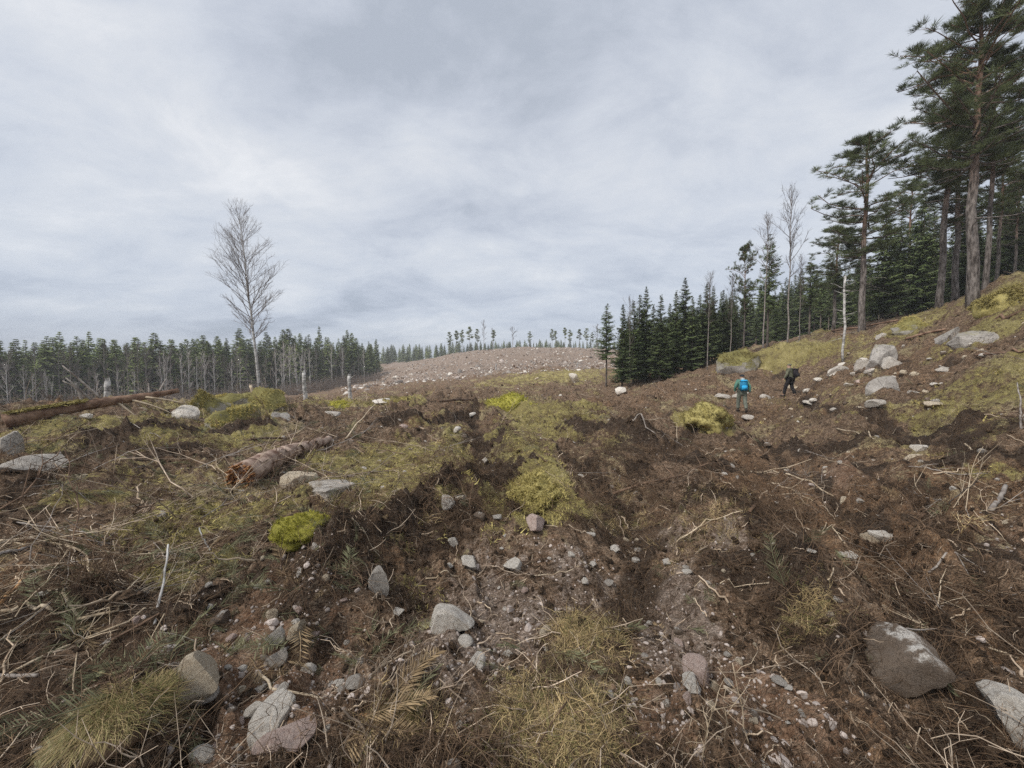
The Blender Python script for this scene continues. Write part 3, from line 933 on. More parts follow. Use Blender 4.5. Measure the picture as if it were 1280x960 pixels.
def stick_path(L, bend=0.12, n=6, sag=0.0):
    """a crooked line from the origin along +X"""
    x = np.linspace(0, L, n)
    w = np.cumsum(rng.normal(0, bend, (n, 2)), 0) * L / n
    w -= w[0]
    P = np.stack([x, w[:, 0], np.abs(w[:, 1]) * 0.6 + sag * np.sin(np.linspace(0, np.pi, n)) * L], 1)
    return P


def twig_mesh(name, mat, L, r, forks=2, bend=0.42):
    mb = MB()
    P = stick_path(L, bend, 7)
    mb.tube(P, r * np.linspace(1, .45, len(P)), 4, cap=False)
    for _ in range(forks):
        k = rng.integers(1, len(P) - 1)
        d = P[k] - P[k - 1]
        d = d / np.linalg.norm(d) + rng.normal(0, .55, 3) * [1, 1, .5]
        Q = P[k] + np.outer(np.linspace(0, 1, 4), d) * L * rng.uniform(.15, .4)
        mb.tube(Q, r * np.linspace(.6, .3, 4), 3, cap=False)
    return mb.mesh(name, mat)


def spray_mesh(name, mat, L=0.35, n=26, w=0.012, seed=1):
    """a flat needled frond"""
    mb = MB()
    P = stick_path(L, 0.12, 6, 0.05)
    mb.tube(P, 0.003 * np.linspace(1, .4, 6), 3, cap=False)
    p0, p1, sd = [], [], []
    for q in range(n):
        f = (q + 1) / (n + 1)
        o = np.array([np.interp(f, np.linspace(0, 1, 6), P[:, c]) for c in range(3)])
        s = 1 if q % 2 else -1
        l = L * 0.42 * (1 - f * 0.65) * rng.uniform(.7, 1.1)
        d = np.array([0.7, s * 0.75, rng.normal(0.1, .2)])
        p0.append(o)
        p1.append(o + d * l)
        sd.append([0.3, -s * .3, rng.normal(0, 1)])
    mb.kites(p0, p1, w, sd)
    return mb.mesh(name, mat)


def lay(n, x, y, sink=0.0, tilt=0.25):
    h, nr_ = normals(x, y)
    rot = euler_from(nr_, rng.uniform(0, 2 * np.pi, n), rng.normal(0, tilt, n))
    return np.stack([x, y, h - sink], 1), rot


def keep(x, y, r, f):
    z_ = zones(x, y)
    m = rng.random(len(x)) < f(z_)
    return x[m], y[m], r[m], {k: v[m] for k, v in z_.items()}


def s3(s, a=0.25):
    s = np.asarray(s)
    return s[:, None] * rng.uniform(1 - a, 1 + a, (len(s), 3))


# clods of turned soil
x, y, r = fan_points(26000, 1.1, 32)
x, y, r, z_ = keep(x, y, r, lambda z: np.clip(1.0 - 0.9 * np.maximum(np.maximum(z['M'], z['G']), np.maximum(z['P'], z['S'])), .03, 1))
p, e = lay(len(x), x, y, 0.0, 0.6)
s = np.exp(rng.normal(math.log(0.0085), 0.5, len(x))) * (1 + 0.06 * r)
scatter('soil_clods', p, e, s3(s, .35), [rock_mesh('clod', M['clod'], 50 + q, 2, 0, 0.55, (1, .85, .7)) for q in range(5)])
# gravel and grit
x, y, r = fan_points(26000, 1.1, 16, power=1.15)
x, y, r, z_ = keep(x, y, r, lambda z: np.clip(0.06 + 0.95 * z['S'] + 0.6 * z['P'] - z['M'] - z['G'], 0.01, 1))
p, e = lay(len(x), x, y, 0.001, 0.5)
s = np.exp(rng.normal(math.log(0.0066), 0.55, len(x))) * (1 + 0.05 * r)
scatter('gravel', p, e, s3(s, .3), [rock_mesh('grit', M['gravel'], 70 + q, 2, 6, 0.12, (1, .8, .65)) for q in range(5)])
# root fibres and torn peat
x, y, r = fan_points(9000, 1.1, 22)
x, y, r, z_ = keep(x, y, r, lambda z: np.clip(0.38 + 0.7 * z['D'] - .7 * z['M'] - .5 * z['P'] - .3 * z['S'], 0.04, 1))
p, e = lay(len(x), x, y, 0.004, 0.4)
scatter('root_fibres', p, e, s3(rng.uniform(.6, 1.5, len(x)) * (1 + .05 * r), .2),
        [clump_mesh('fibre_tuft', M['fibre'], 22, 0.14, 0.05, 0.0011, .6, .35) for q in range(5)])
# twigs strewn over everything
x, y, r = fan_points(11000, 1.1, 30)
th = np.degrees(np.arctan2(x, y))
x, y, r, z_ = keep(x, y, r, lambda z: np.clip(0.13 + .2 * z['N'] + 0.2 * z['G'] + .38 * (th < -12) - .9 * z['S'] - .3 * z['P'] - .3 * z['D'], 0.03, 1))
p, e = lay(len(x), x, y, -0.006, 0.16)
scatter('twigs', p, e, s3(rng.uniform(.4, 1.3, len(x)) * (1 + .035 * r), .1),
        [twig_mesh('twig', M['twig'], rng.uniform(.16, .42), rng.uniform(.0014, .0036), rng.integers(0, 4)) for q in range(9)])
# splinters and chips of wood
x, y, r = fan_points(17000, 1.2, 42)
th = np.degrees(np.arctan2(x, y))
x, y, r, z_ = keep(x, y, r, lambda z: np.clip(.35 + .3 * z['N'] + .2 * (th < -12) - .25 * z['M'] - .3 * z['S'], .06, 1))
p, e = lay(len(x), x, y, -.004, .35)
scatter('wood_chips', p, e, s3(np.exp(rng.normal(math.log(.55), .5, len(x))) * (1 + .07 * r), .2),
        [twig_mesh('chip', (M['twig'], M['chip'])[q % 2], rng.uniform(.05, .13), rng.uniform(.002, .0045), 0) for q in range(8)])
# big turned clods and torn sods
x, y, r = fan_points(5200, 1.6, 34)
x, y, r, z_ = keep(x, y, r, lambda z: np.clip(.25 + .8 * z['D'] + .3 * z['N'] - .8 * z['M'] - z['P'] - z['S'], .0, 1))
p, e = lay(len(x), x, y, 0.004, 0.5)
scatter('soil_clods', p, e, s3(np.exp(rng.normal(math.log(0.022), 0.4, len(x))) * (1 + .05 * r), .4), [rock_mesh('sod', M['clod'], 90 + q, 3, 0, 0.75, (1, .85, .6)) for q in range(5)])
# moss fronds
x, y, r = fan_points(26000, 1.3, 40)
x, y, r, z_ = keep(x, y, r, lambda z: np.clip(z['M'] * 1.2 - .35, 0, 1))
p, e = lay(len(x), x, y, 0.006, 0.2)
scatter('moss_fronds', p, e, s3(rng.uniform(.55, 1.2, len(x)) * (1 + .05 * r), .25),
        [clump_mesh('moss_frond', M['moss_tuft'], 26, 0.05, 0.03, 0.004, .8, .8, segs=2, flat=True) for q in range(4)])
# dry grass
x, y, r = fan_points(15000, 1.1, 26, power=1.2)
x, y, r, z_ = keep(x, y, r, lambda z: np.clip(z['G'] * 1.3 - .3, 0, 1))
p, e = lay(len(x), x, y, 0.004, 0.35)
scatter('dry_grass', p, e, s3(rng.uniform(.5, 1.25, len(x)) * (1 + .04 * r), .25),
        [clump_mesh('grass_tuft', M['hay'], 20, 0.13, 0.03, 0.0014, 1.1, .55, segs=4, flat=True) for q in range(4)])
# trampled sprigs off the felled spruces
x, y, r = fan_points(4200, 1.5, 24)
th = np.degrees(np.arctan2(x, y))
x, y, r, z_ = keep(x, y, r, lambda z: np.clip(0.03 + 0.6 * (th < -20) * (r > 2.2) + 0.05 * (th > 20) - .2 * z['S'], 0.01, 1))
p, e = lay(len(x), x, y, -0.008, 0.3)
scatter('spruce_sprigs', p, e, s3(rng.uniform(.4, 1.1, len(x)) * (1 + .03 * r), .2),
        [spray_mesh('sprig', M['sprig'] if q < 4 else M['brown_sprig'], .26, 60, .0045) for q in range(5)])

# ------------------------------------------------------------------ trees
NTH = 'zeroth first second third fourth fifth sixth seventh eighth ninth tenth eleventh twelfth thirteenth fourteenth fifteenth sixteenth seventeenth'.split()


def conifer(h, r, seed, levels, base=0.05, per=6, droop=0.35, kite=(0.26, 0.055), gap=0.0, shape=1.0, rt=None, dense=0.075):
    """a spruce h metres tall: trunk mesh and a crown of needled, drooping branches"""
    g = np.random.default_rng(seed)
    rt = rt or h * 0.011
    tb = MB()
    zz_ = np.linspace(-0.4, h * 0.985, 9)
    tb.tube(np.stack([np.cumsum(g.normal(0, .012, 9)) * h * .1, np.cumsum(g.normal(0, .012, 9)) * h * .1, zz_], 1), rt * (1 - np.clip(zz_, 0, h) / h * .93), 7)
    cb = MB()
    p0, p1, sd, ww = [], [], [], []
    for l in range(levels):
        f = (l + 0.5) / levels
        z = h * (base + (1 - base) * f)
        L0 = r * (1 - f) ** shape * (1 if f > 0.12 else 0.55 + 3.7 * f) + 0.08
        for b in range(per):
            if g.random() < gap:
                continue
            a = g.uniform(0, 2 * np.pi)
            L = L0 * g.uniform(.55, 1.18)
            up = 0.55 * f - droop * (1 - f)
            n = max(3, int(L / dense))
            t = (np.arange(n) + 0.6) / n
            cz = z + g.normal(0, .05) + L * (up * t + 0.22 * (1 - f) * t ** 2.2)
            d = np.array([math.cos(a), math.sin(a)])
            pts = np.stack([d[0] * L * t, d[1] * L * t, cz], 1)
            cb.tube(np.stack([pts[0] * [0.1, .1, 1], pts[n // 2], pts[-1]]), [0.018, .011, .005], 3, 1, False)
            for s in (1, -1, 0):
                k = (kite[0] * (0.35 + 0.65 * (1 - t)) * g.uniform(.7, 1.3, n) * (1.0 if s else .8) + .05) * min(1.0, .22 + L / (r * .55))
                fw = np.array([d[0], d[1], 0.0])
                sw = np.array([-d[1], d[0], 0.0]) * s
                dirs = fw * .6 + sw * .85 + np.stack([np.zeros(n), np.zeros(n), g.normal(-0.28 if s else -.75, .22, n)], 1)
                p0.append(pts)
                p1.append(pts + dirs * k[:, None])
                sd.append(np.cross(dirs, np.array([0, 0, 1.0]) + g.normal(0, .5, (n, 3))))
                ww.append(np.full(n, kite[1]) * g.uniform(.7, 1.4, n) * min(1.0, .3 + L / (r * .6)))
    cb.kites(np.concatenate(p0), np.concatenate(p1), np.concatenate(ww), np.concatenate(sd), 0)
    return tb, cb, h


def pine(h, seed, bare=0.5, r=2.6, limbs=34, tufts=9, tuft=0.30, rt=0.2, lean=(0, 0), dead=8, flat=1.0, skew=0.0):
    """a Scots pine: long bare trunk, irregular limbs that end in clumps of needles"""
    g = np.random.default_rng(seed)
    n = 12
    z = np.linspace(-0.5, h * 0.97, n)
    f = np.clip(z / h, 0, 1)
    cxy = np.cumsum(g.normal(0, 0.012, (n, 2)), 0) * h * .25
    cxy -= cxy[0]
    T = np.stack([cxy[:, 0] + lean[0] * f ** 1.3, cxy[:, 1] + lean[1] * f, z], 1)
    tb = MB()
    tb.tube(T, rt * (1.0 - 0.80 * f ** 1.2) * np.where(f <= 0.03, 1.35, 1), 10, jit=.05)
    cb, p0, p1, sd, ww = MB(), [], [], [], []
    for q in range(limbs + dead):
        alive = q < limbs
        u = g.uniform(0, 1) ** 0.9
        fz = bare + (0.99 - bare) * u if alive else g.uniform(bare * .55, bare * 1.15)
        o = np.array([np.interp(fz, f, T[:, c]) for c in range(3)])
        a = g.uniform(0, 2 * np.pi)
        prof = math.sin(math.pi * min(1, (0.20 + 0.80 * u))) ** .65 if u > .3 else .55 + 1.1 * u
        L = (r * max(.22, prof) * g.uniform(.5, 1.15) * (1 + skew * math.cos(a))) if alive else r * g.uniform(.2, .6)
        rise = g.uniform(-.10, .35) + 0.45 * u if alive else g.uniform(-.4, .1)
        d = np.array([math.cos(a), math.sin(a), rise])
        m = 5
        t = np.linspace(0, 1, m)
        P = o + np.outer(t, d) * L + np.stack([np.zeros(m), np.zeros(m), 0.10 * L * np.sin(t * 3.0) * (-1 if u < .5 else 1)], 1) + np.cumsum(g.normal(0, .03, (m, 3)), 0) * L
        cb.tube(P, rt * (.28 if alive else .13) * (1 - .8 * u) * np.linspace(1, .25, m) + .008, 4, 1, False)
        if not alive:
            continue
        for k in range(tufts):
            w = g.uniform(.28, 1.05)
            c = np.array([np.interp(w, t, P[:, cc]) for cc in range(3)])
            off = g.normal(0, 1, 3) * np.array([.22, .22, .10 * flat]) * (0.35 + .24 * L)
            off[2] = abs(off[2]) + .02
            cb.tube(np.stack([c, c + off * .6, c + off]), [.012, .008, .005], 3, 1, False)
            for s in range(2):
                cc = c + off * (1 if s == 0 else g.uniform(.45, .9)) + g.normal(0, .05, 3)
                kk = 30
                dirs = g.normal(0, 1, (kk, 3))
                dirs[:, 2] = np.abs(dirs[:, 2]) * .7 + .1
                dirs /= np.linalg.norm(dirs, axis=1)[:, None]
                dirs = dirs + off / (np.linalg.norm(off) + 1e-6) * .6
                p0.append(np.repeat(cc[None], kk, 0))
                p1.append(cc + dirs * tuft * g.uniform(.6, 1.1, (kk, 1)))
                sd.append(g.normal(0, 1, (kk, 3)))
                ww.append(np.full(kk, tuft * .065))
    cb.kites(np.concatenate(p0), np.concatenate(p1), np.concatenate(ww), np.concatenate(sd), 0)
    return tb, cb, h


def bare_tree(h, seed, start=0.35, n1=22, n2=6, n3=3, ang=38, r=0.22, rt=None, curve=0.5, thin=1.0, lean=(0, 0), stems=1, wild=1.0, egg=False):
    """a leafless birch: trunk mesh and a crown of ever finer ascending branches"""
    g = np.random.default_rng(seed)
    rt = rt or h * 0.011
    tb, cb = MB(), MB()

    def grow(o, d, L, rad, lvl, n):
        P = [o]
        d = d / np.linalg.norm(d)
        for s in range(n):
            d = d + g.normal(0, .07 * wild, 3) + np.array([0, 0, curve * .30 * (1 - d[2])]) * (1 if lvl > 0 else .3)
            d /= np.linalg.norm(d)
            P.append(P[-1] + d * L / n)
        return np.array(P)

    def at_(P, f):
        x = f * (len(P) - 1)
        k = min(int(x), len(P) - 2)
        return P[k] + (P[k + 1] - P[k]) * (x - k), (P[k + 1] - P[k]) / (np.linalg.norm(P[k + 1] - P[k]) + 1e-9)

    for st in range(stems):
        sa = g.uniform(0, 2 * np.pi)
        hh = h * (1 if st == 0 else g.uniform(.7, .95))
        n = 11
        z = np.linspace(-0.35, hh * .97, n)
        f = np.clip(z / hh, 0, 1)
        sp = 0.24 * hh * (stems > 1) * (g.uniform(.4, 1) if st else .15)
        wob = np.cumsum(g.normal(0, .012, (n, 2)), 0) * hh * .2
        T = np.stack([wob[:, 0] + math.cos(sa) * sp * f + lean[0] * f ** 1.2, wob[:, 1] + math.sin(sa) * sp * f + lean[1] * f, z], 1)
        T[0, :2] = 0
        tb.tube(T, rt * (1 - .88 * f) * (1 if st == 0 else .75), 7)
        for b in range(n1 if st == 0 else n1 // 2):
            u = (b + g.random()) / n1 if st == 0 else g.random()
            fz = start + (.985 - start) * u ** .85
            o = np.array([np.interp(fz, f, T[:, c]) for c in range(3)])
            a = g.uniform(0, 2 * np.pi)
            el = R(g.normal(ang + 22 * u, 9))
            L = r * h * (math.sin(math.pi * (0.16 + .80 * u)) ** .8) * g.uniform(.65, 1.15)
            if egg:
                L = r * h * (.62 + .75 * math.sin(math.pi * u ** .75)) * (1 - .10 * u) * g.uniform(.75, 1.1)
            rad1 = rt * (.22 if egg else .34) * (1 - .75 * u) + .006 * thin
            P = grow(o, np.array([math.cos(a) * math.cos(el), math.sin(a) * math.cos(el), math.sin(el)]), L, rad1, 1, 6)
            cb.tube(P, rad1 * np.linspace(1, .3, len(P)), 4, 0, False)
            for c in range(n2):
                w = g.uniform(.2, 1)
                o2, d2 = at_(P, w)
                d2 = d2 + g.normal(0, .45 * (wild * .5 + .5), 3) + [0, 0, .12]
                L2 = L * ((.44 if egg else .55) - .25 * w) * g.uniform(.6, 1.2)
                r2 = rad1 * .42 + .002 * thin
                Q = grow(o2, d2, L2, r2, 2, 4)
                cb.tube(Q, r2 * np.linspace(1, .4, len(Q)), 3, 0, False)
                for e in range(n3):
                    o3, d3 = at_(Q, g.uniform(.2, 1))
                    d3 = d3 + g.normal(0, .5, 3) + [0, 0, .1]
                    W = grow(o3, d3, L2 * g.uniform(.35, .7), 0, 3, 2)
                    cb.tube(W, (r2 * .5 + .0012 * thin) * np.linspace(1, .5, len(W)), 3, 0, False)
    return tb, cb, h


class Proto:
    def __init__(self, made, bark, leaf, tname='trunk', cname='crown', twig=None):
        tb, cb, self.h = made
        self.trunk = tb.mesh('trunk', bark)
        self.crown = cb.mesh('crown', [leaf, twig or bark])
        self.cname = cname


def plant(proto, name, label, cat, group, px, Y, top=None, scale=None, wide=1.0, rz=None, x=None, sink=0.0, lean=0.0, split=True):
    x = on_depth(px, Y) if x is None else x
    z = gz(x, Y) - sink
    s = scale if scale is not None else max(0.25, (z_of(top, Y) - z) / proto.h)
    t = thing(name, label, cat, (x, Y, z), rnd.uniform(0, 6.28) if rz is None else rz, group)
    t.rotation_euler.y = lean
    for nm, me in (('trunk', proto.trunk), (proto.cname, proto.crown)):
        obj(nm, me, t, None, None, (s * wide, s * wide, s))
    return t


SPR = [Proto(conifer(8, 1.25, 100 + q, 42, 0.07, 6, 0.35, (0.30, 0.07), 0.05), M['bark_spruce'], M['needles']) for q in range(4)]
SPR_BARE = [Proto(conifer(8, 1.15, 120 + q, 30, 0.36, 5, 0.25, (0.26, 0.06), 0.22, 0.8), M['bark_spruce'], M['needles']) for q in range(2)]
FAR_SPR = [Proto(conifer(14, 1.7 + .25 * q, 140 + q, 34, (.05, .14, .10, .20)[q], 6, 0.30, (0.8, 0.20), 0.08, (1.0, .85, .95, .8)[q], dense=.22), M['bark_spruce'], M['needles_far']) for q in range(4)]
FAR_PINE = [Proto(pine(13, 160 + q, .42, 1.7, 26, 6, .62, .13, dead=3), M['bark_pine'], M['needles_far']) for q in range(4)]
PINE_B = [Proto(pine(14, 180, .45, 3.2, 76, 13, .30, .225, (-.5, 0), 12, skew=-.15), M['bark_pine'], M['needles_pine']),
          Proto(pine(11, 184, .40, 2.3, 60, 11, .25, .155, (-.2, 0), 10), M['bark_pine'], M['needles_pine']),
          Proto(pine(12, 186, .46, 2.0, 44, 11, .27, .145, (.3, 0), 14), M['bark_pine'], M['needles_pine'])]
BIR = [Proto(bare_tree(10, 200 + q, .32, 20, 6, 3, 48, .18, .08, thin=2.0), M['birch_grey'], M['bare_twigs'], cname='branches') for q in range(3)]
BIR_PALE = [Proto(bare_tree(9, 210 + q, .22, 15, 5, 2, 58, .2, .10, thin=2.2, stems=1 + 2 * (q == 0)), M['birch'], M['pale_twigs'], cname='branches') for q in range(3)]
BIR_FINE = [Proto(bare_tree(10, 220 + q, .42, 26, 6, 3, 56, .17, .055, thin=.6), M['birch_grey'], M['bare_twigs'], cname='branches') for q in range(2)]
LONE = Proto(bare_tree(12, 231, .30, 84, 9, 4, 40, .18, .10, thin=.38, curve=.30, lean=(-1.0, 0), wild=.6, egg=True), M['big_birch'], M['lone_twigs'], cname='branches')

# the lone tall birch behind the mossy outcrop
plant(LONE, 'birch_tree', 'tall lone leafless birch with a broad fan of branches behind the mossy outcrop', 'tree', None, 323, 27, 268, rz=0, wide=1.0)

# the forest edge across the valley
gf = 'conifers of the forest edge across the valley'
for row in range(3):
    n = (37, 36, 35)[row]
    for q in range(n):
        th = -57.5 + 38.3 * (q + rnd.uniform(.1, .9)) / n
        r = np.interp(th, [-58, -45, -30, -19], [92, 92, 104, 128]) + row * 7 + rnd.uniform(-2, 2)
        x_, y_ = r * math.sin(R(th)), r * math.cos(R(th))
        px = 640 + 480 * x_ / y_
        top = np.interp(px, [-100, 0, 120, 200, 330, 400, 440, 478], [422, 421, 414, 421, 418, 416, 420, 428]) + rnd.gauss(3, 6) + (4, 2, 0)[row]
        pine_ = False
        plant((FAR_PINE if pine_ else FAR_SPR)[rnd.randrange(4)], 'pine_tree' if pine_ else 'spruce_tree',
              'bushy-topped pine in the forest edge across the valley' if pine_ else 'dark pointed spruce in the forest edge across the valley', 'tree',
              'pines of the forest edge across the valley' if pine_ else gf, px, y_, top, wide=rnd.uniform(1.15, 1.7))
pal = [(205, 440, 0), (8, 452, 1), (30, 458, 2), (40, 466, 1), (93, 478, 2), (355, 428, 1), (362, 432, 2), (372, 430, 0), (345, 436, 1), (381, 440, 2), (415, 430, 1), (428, 434, 2), (455, 436, 1), (60, 462, 0), (120, 466, 1), (148, 462, 2), (168, 464, 1), (228, 440, 2), (236, 436, 1), (246, 444, 1), (256, 440, 2), (268, 446, 1), (290, 450, 2), (300, 446, 1), (352, 440, 1), (388, 436, 2)]
for (px, top, kq) in pal:
    th = math.degrees(math.atan2(px - 640, 480))
    r = np.interp(th, [-58, -45, -30, -19], [84, 82, 94, 118])
    lab = {205: 'pale birch with many spreading stems at the forest edge beyond the mossy log', 372: 'pale birch of several stems in the white birch clump by the lone tall birch'}.get(
        px, 'slender white birch in the clump beside the lone tall birch' if 340 < px < 460 else 'slender white birch at the forest edge beyond the mossy log')
    rank = sorted(p_[0] for p_ in pal if (p_[0] > 310) == (px > 310)).index(px) + 1
    if px not in (205, 372):
        lab = f'{lab}, {NTH[rank]} from the left'
    plant(BIR_PALE[kq], 'birch_tree', lab, 'tree', None if px in (205, 372) else ('white birches beside the lone birch' if px > 300 else 'white birches beyond the mossy log'), px, r * math.cos(R(th)), top)
for q in range(64):
    th = -57 + 36 * (q + rnd.random()) / 64
    r = np.interp(th, [-58, -45, -30, -19], [86, 85, 97, 122]) + rnd.uniform(-2, 4)
    y_ = r * math.cos(R(th))
    px = 640 + 480 * math.tan(R(th))
    plant(BIR[rnd.randrange(3)], 'birch_tree', 'bare grey birch standing before the conifers across the valley', 'tree', 'grey birches before the conifers across the valley', px, y_, rnd.uniform(430, 466))

# the wood goes on behind: one dark mass of the same conifers
def deep_wood(name, protos, xs, ys, hs):
    p_ = np.stack([xs, ys, ground(xs, ys) - .2], 1)
    e_ = np.stack([np.zeros(len(xs)), np.zeros(len(xs)), rng.uniform(0, 6.28, len(xs))], 1)
    sc_ = hs[:, None] * np.stack([rng.uniform(.9, 1.2, len(xs))] * 2 + [np.ones(len(xs))], 1) / protos[0].h
    scatter(name, p_, e_, sc_, [q.crown for q in protos])


th_ = rng.uniform(-59, -20, 640)
r_ = np.interp(th_, [-58, -45, -30, -19], [110, 110, 122, 146]) + rng.uniform(-9, 40, 640)
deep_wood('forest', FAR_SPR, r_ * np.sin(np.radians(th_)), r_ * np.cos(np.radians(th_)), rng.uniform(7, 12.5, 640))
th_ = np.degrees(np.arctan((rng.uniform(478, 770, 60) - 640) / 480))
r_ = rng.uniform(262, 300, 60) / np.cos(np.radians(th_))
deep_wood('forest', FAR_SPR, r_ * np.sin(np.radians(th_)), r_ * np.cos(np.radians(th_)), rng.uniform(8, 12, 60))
th_ = rng.uniform(17, 66, 520)
r_ = np.interp(th_, [17, 25, 35, 66], [52, 50, 58, 60]) + rng.uniform(0, 40, 520)
deep_wood('forest', SPR, r_ * np.sin(np.radians(th_)), r_ * np.cos(np.radians(th_)), np.interp(th_, [17, 30, 66], [5.5, 8, 13]) * rng.uniform(.8, 1.1, 520))

# bare brush at the foot of that forest
bx, by = [], []
for q in range(1000):
    th = rnd.uniform(-58, -19)
    r = np.interp(th, [-58, -45, -30, -19], [80, 78, 90, 114]) + rnd.uniform(-10, 12)
    bx.append(r * math.sin(R(th)))
    by.append(r * math.cos(R(th)))
bx, by = np.array(bx), np.array(by)
p, e = lay(len(bx), bx, by, 0.1, 0.1)
M['brush'] = simple('brush_twigs', (0.14, 0.108, 0.088), (0.27, 0.22, 0.185), 2, vary=.3)
scatter('brushwood', p, e, s3(np.exp(rng.normal(.1, .4, len(bx))), .2), [clump_mesh('bare_shrub', M['brush'], 44, 1.6, .45, .011, .1, .95) for q in range(4)])

# trees on and beyond the stony hill
HILL = [562, 571, 578, 587, 597, 617, 662, 690, 694, 706, 712, 724, 733, 740]
for (px, top, kq) in [(562, 416, 0), (571, 414, 1), (578, 413, 2), (587, 409, 3), (597, 412, 0), (617, 413, 1), (662, 415, 2), (690, 412, 0), (694, 414, 3), (706, 410, 1), (712, 413, 2), (724, 412, 3), (733, 411, 0), (740, 416, 2)]:
    Y = 150 + rnd.uniform(-4, 14)
    plant(FAR_PINE[kq], 'pine_tree', f'small pine on the crest of the stony hill, {NTH[HILL.index(px) + 1]} from the left', 'tree', 'pines along the crest of the stony hill', px, Y, top, wide=1.0)
for (px, top, w, lab) in [(605, 400, 1, 'bare birch standing tallest among the pines on the stony hill'), (641, 408, 1.8, 'broad hazy bare birch alone between the pine groups on the stony hill'), (616, 410, 1, 'lower bare birch close beside the tallest one on the stony hill'), (746, 405, 1.7, 'bare birch on the hill beside the lone thin spruce')]:
    plant(BIR[1], 'birch_tree', lab, 'tree', None, px, 152, top, wide=w)
for q in range(64):
    px = 478 + 290 * (q + rnd.random()) / 64
    Y = rnd.uniform(205, 260)
    top = np.interp(px, [478, 560, 640, 770], [432, 428, 427, 424]) + rnd.uniform(-2.5, 4)
    plant(FAR_SPR[rnd.randrange(4)], 'spruce_tree', 'small dark spruce in the distant tree line behind the stony hill', 'tree', 'spruces of the distant tree line', px, Y, top, scale=None, wide=1.5, sink=2)

# the spruces at the edge of the clearing, and the wood behind them
edge = [(758, 379, 27, 1), (778, 380, 26, 0), (791, 376, 28, 2), (799, 368, 29, 0), (807, 359, 29, 1), (816, 380, 30, 3), (825, 369, 27, 2), (836, 379, 29, 0), (844, 363, 29, 3), (855, 348, 30, 1), (864, 371, 29, 2), (873, 368, 31, 0),
        (882, 353, 30, 3), (890, 358, 31, 1), (902, 362, 32, 0), (910, 372, 33, 2), (917, 382, 34, 3)]
for (px, top, Y, kq) in edge:
    lone = px == 758
    plant(SPR_BARE[1] if lone else SPR[kq], 'spruce_tree', 'thin open spruce standing apart at the end of the dark spruce row' if lone else f'dark young spruce, {NTH[[e[0] for e in edge].index(px)]} of the dense row counted from the lone thin spruce', 'tree',
          None if lone else 'young spruces in the dense row', px, Y, top, wide=1.15 if lone else rnd.uniform(1.15, 1.4))
for q in range(30):
    px = rnd.uniform(775, 925)
    Y = rnd.uniform(32, 44)
    plant(SPR[rnd.randrange(4)], 'spruce_tree', 'dark spruce within the wood behind the dense spruce row', 'tree', 'spruces within the wood behind the row', px, Y, np.interp(px, [770, 850, 925], [400, 386, 386]) + rnd.uniform(-4, 22), wide=rnd.uniform(.9, 1.2))
for q in range(56):
    px = rnd.uniform(925, 1330)
    Y = rnd.uniform(33, 52)
    plant((SPR + SPR_BARE)[rnd.randrange(6)], 'spruce_tree', 'dark spruce in the deep wood behind the ridge pines', 'tree', 'spruces in the deep wood behind the ridge', px, Y,
          np.interp(px, [925, 1000, 1060, 1180, 1330], [374, 352, 336, 318, 290]) + rnd.uniform(-12, 48), wide=rnd.uniform(.9, 1.2))
for (px, top, Y, pr, wide, lab) in [
        (1213, 6, 17.5, PINE_B[0], 1.0, 'tallest thick-trunked pine standing on the right end of the ridge'),
        (1224, 60, 18.2, PINE_B[2], .8, 'pine close behind the tallest pine, its trunk nearly touching it'),
        (1170, 92, 21, PINE_B[2], 1.1, 'straight tall pine next before the thick-trunked one on the ridge'),
        (1189, 130, 23, PINE_B[1], 1.0, 'slightly leaning pine between the straight one and the thickest one'),
        (1075, 172, 23, PINE_B[1], 1.1, 'freestanding pine with a broad airy crown on the ridge'),
        (1238, 170, 24, PINE_B[2], .9, 'thin pine trunk in the wood just past the thickest pine'),
        (1262, 215, 27, PINE_B[1], .8, 'pine standing at the edge of the wood behind the mossy mound'),
        (1300, 60, 20, PINE_B[1], 1.0, 'pine at the edge of the view whose branches reach in from the side'),
        (1290, 190, 25, PINE_B[2], 1.0, 'slim pine in the wood behind the one at the edge of the view'),
        (1040, 286, 28, PINE_B[1], 1.15, 'lower bushy pine behind the white snag on the ridge'),
        (1100, 250, 29, SPR[0], 1.3, 'large broad spruce just behind the freestanding ridge pine'),
        (1120, 262, 31, SPR[2], 1.3, 'large spruce between the freestanding pine and the tall group'),
        (1146, 238, 30, SPR[1], 1.15, 'dark spruce close before the straight tall pine'),
        (1160, 262, 33, SPR[3], 1.2, 'dark spruce right behind the straight tall pine'),
        (1130, 228, 34, PINE_B[1], .9, 'farther pine showing between the freestanding pine and the tall group'),
        (929, 307, 29, PINE_B[1], .55, 'narrow young pine above the dense spruce row'),
        (958, 292, 27, SPR_BARE[0], 1.0, 'open-crowned spruce behind the mossy rock outcrop'),
        (1010, 318, 31, SPR_BARE[1], 1.2, 'loose-branched spruce between the tall birch and the bushy pine'),
        (1204, 205, 28, SPR[3], 1.2, 'dark spruce filling the gap behind the thickest pine'),
        (1252, 180, 30, SPR[1], 1.2, 'tall dark spruce behind the thin pine trunk')]:
    sp_ = pr in SPR + SPR_BARE
    plant(pr, 'spruce_tree' if sp_ else 'pine_tree', lab, 'tree', None, px, Y, top, wide=wide, rz={1213: 0.0}.get(px))
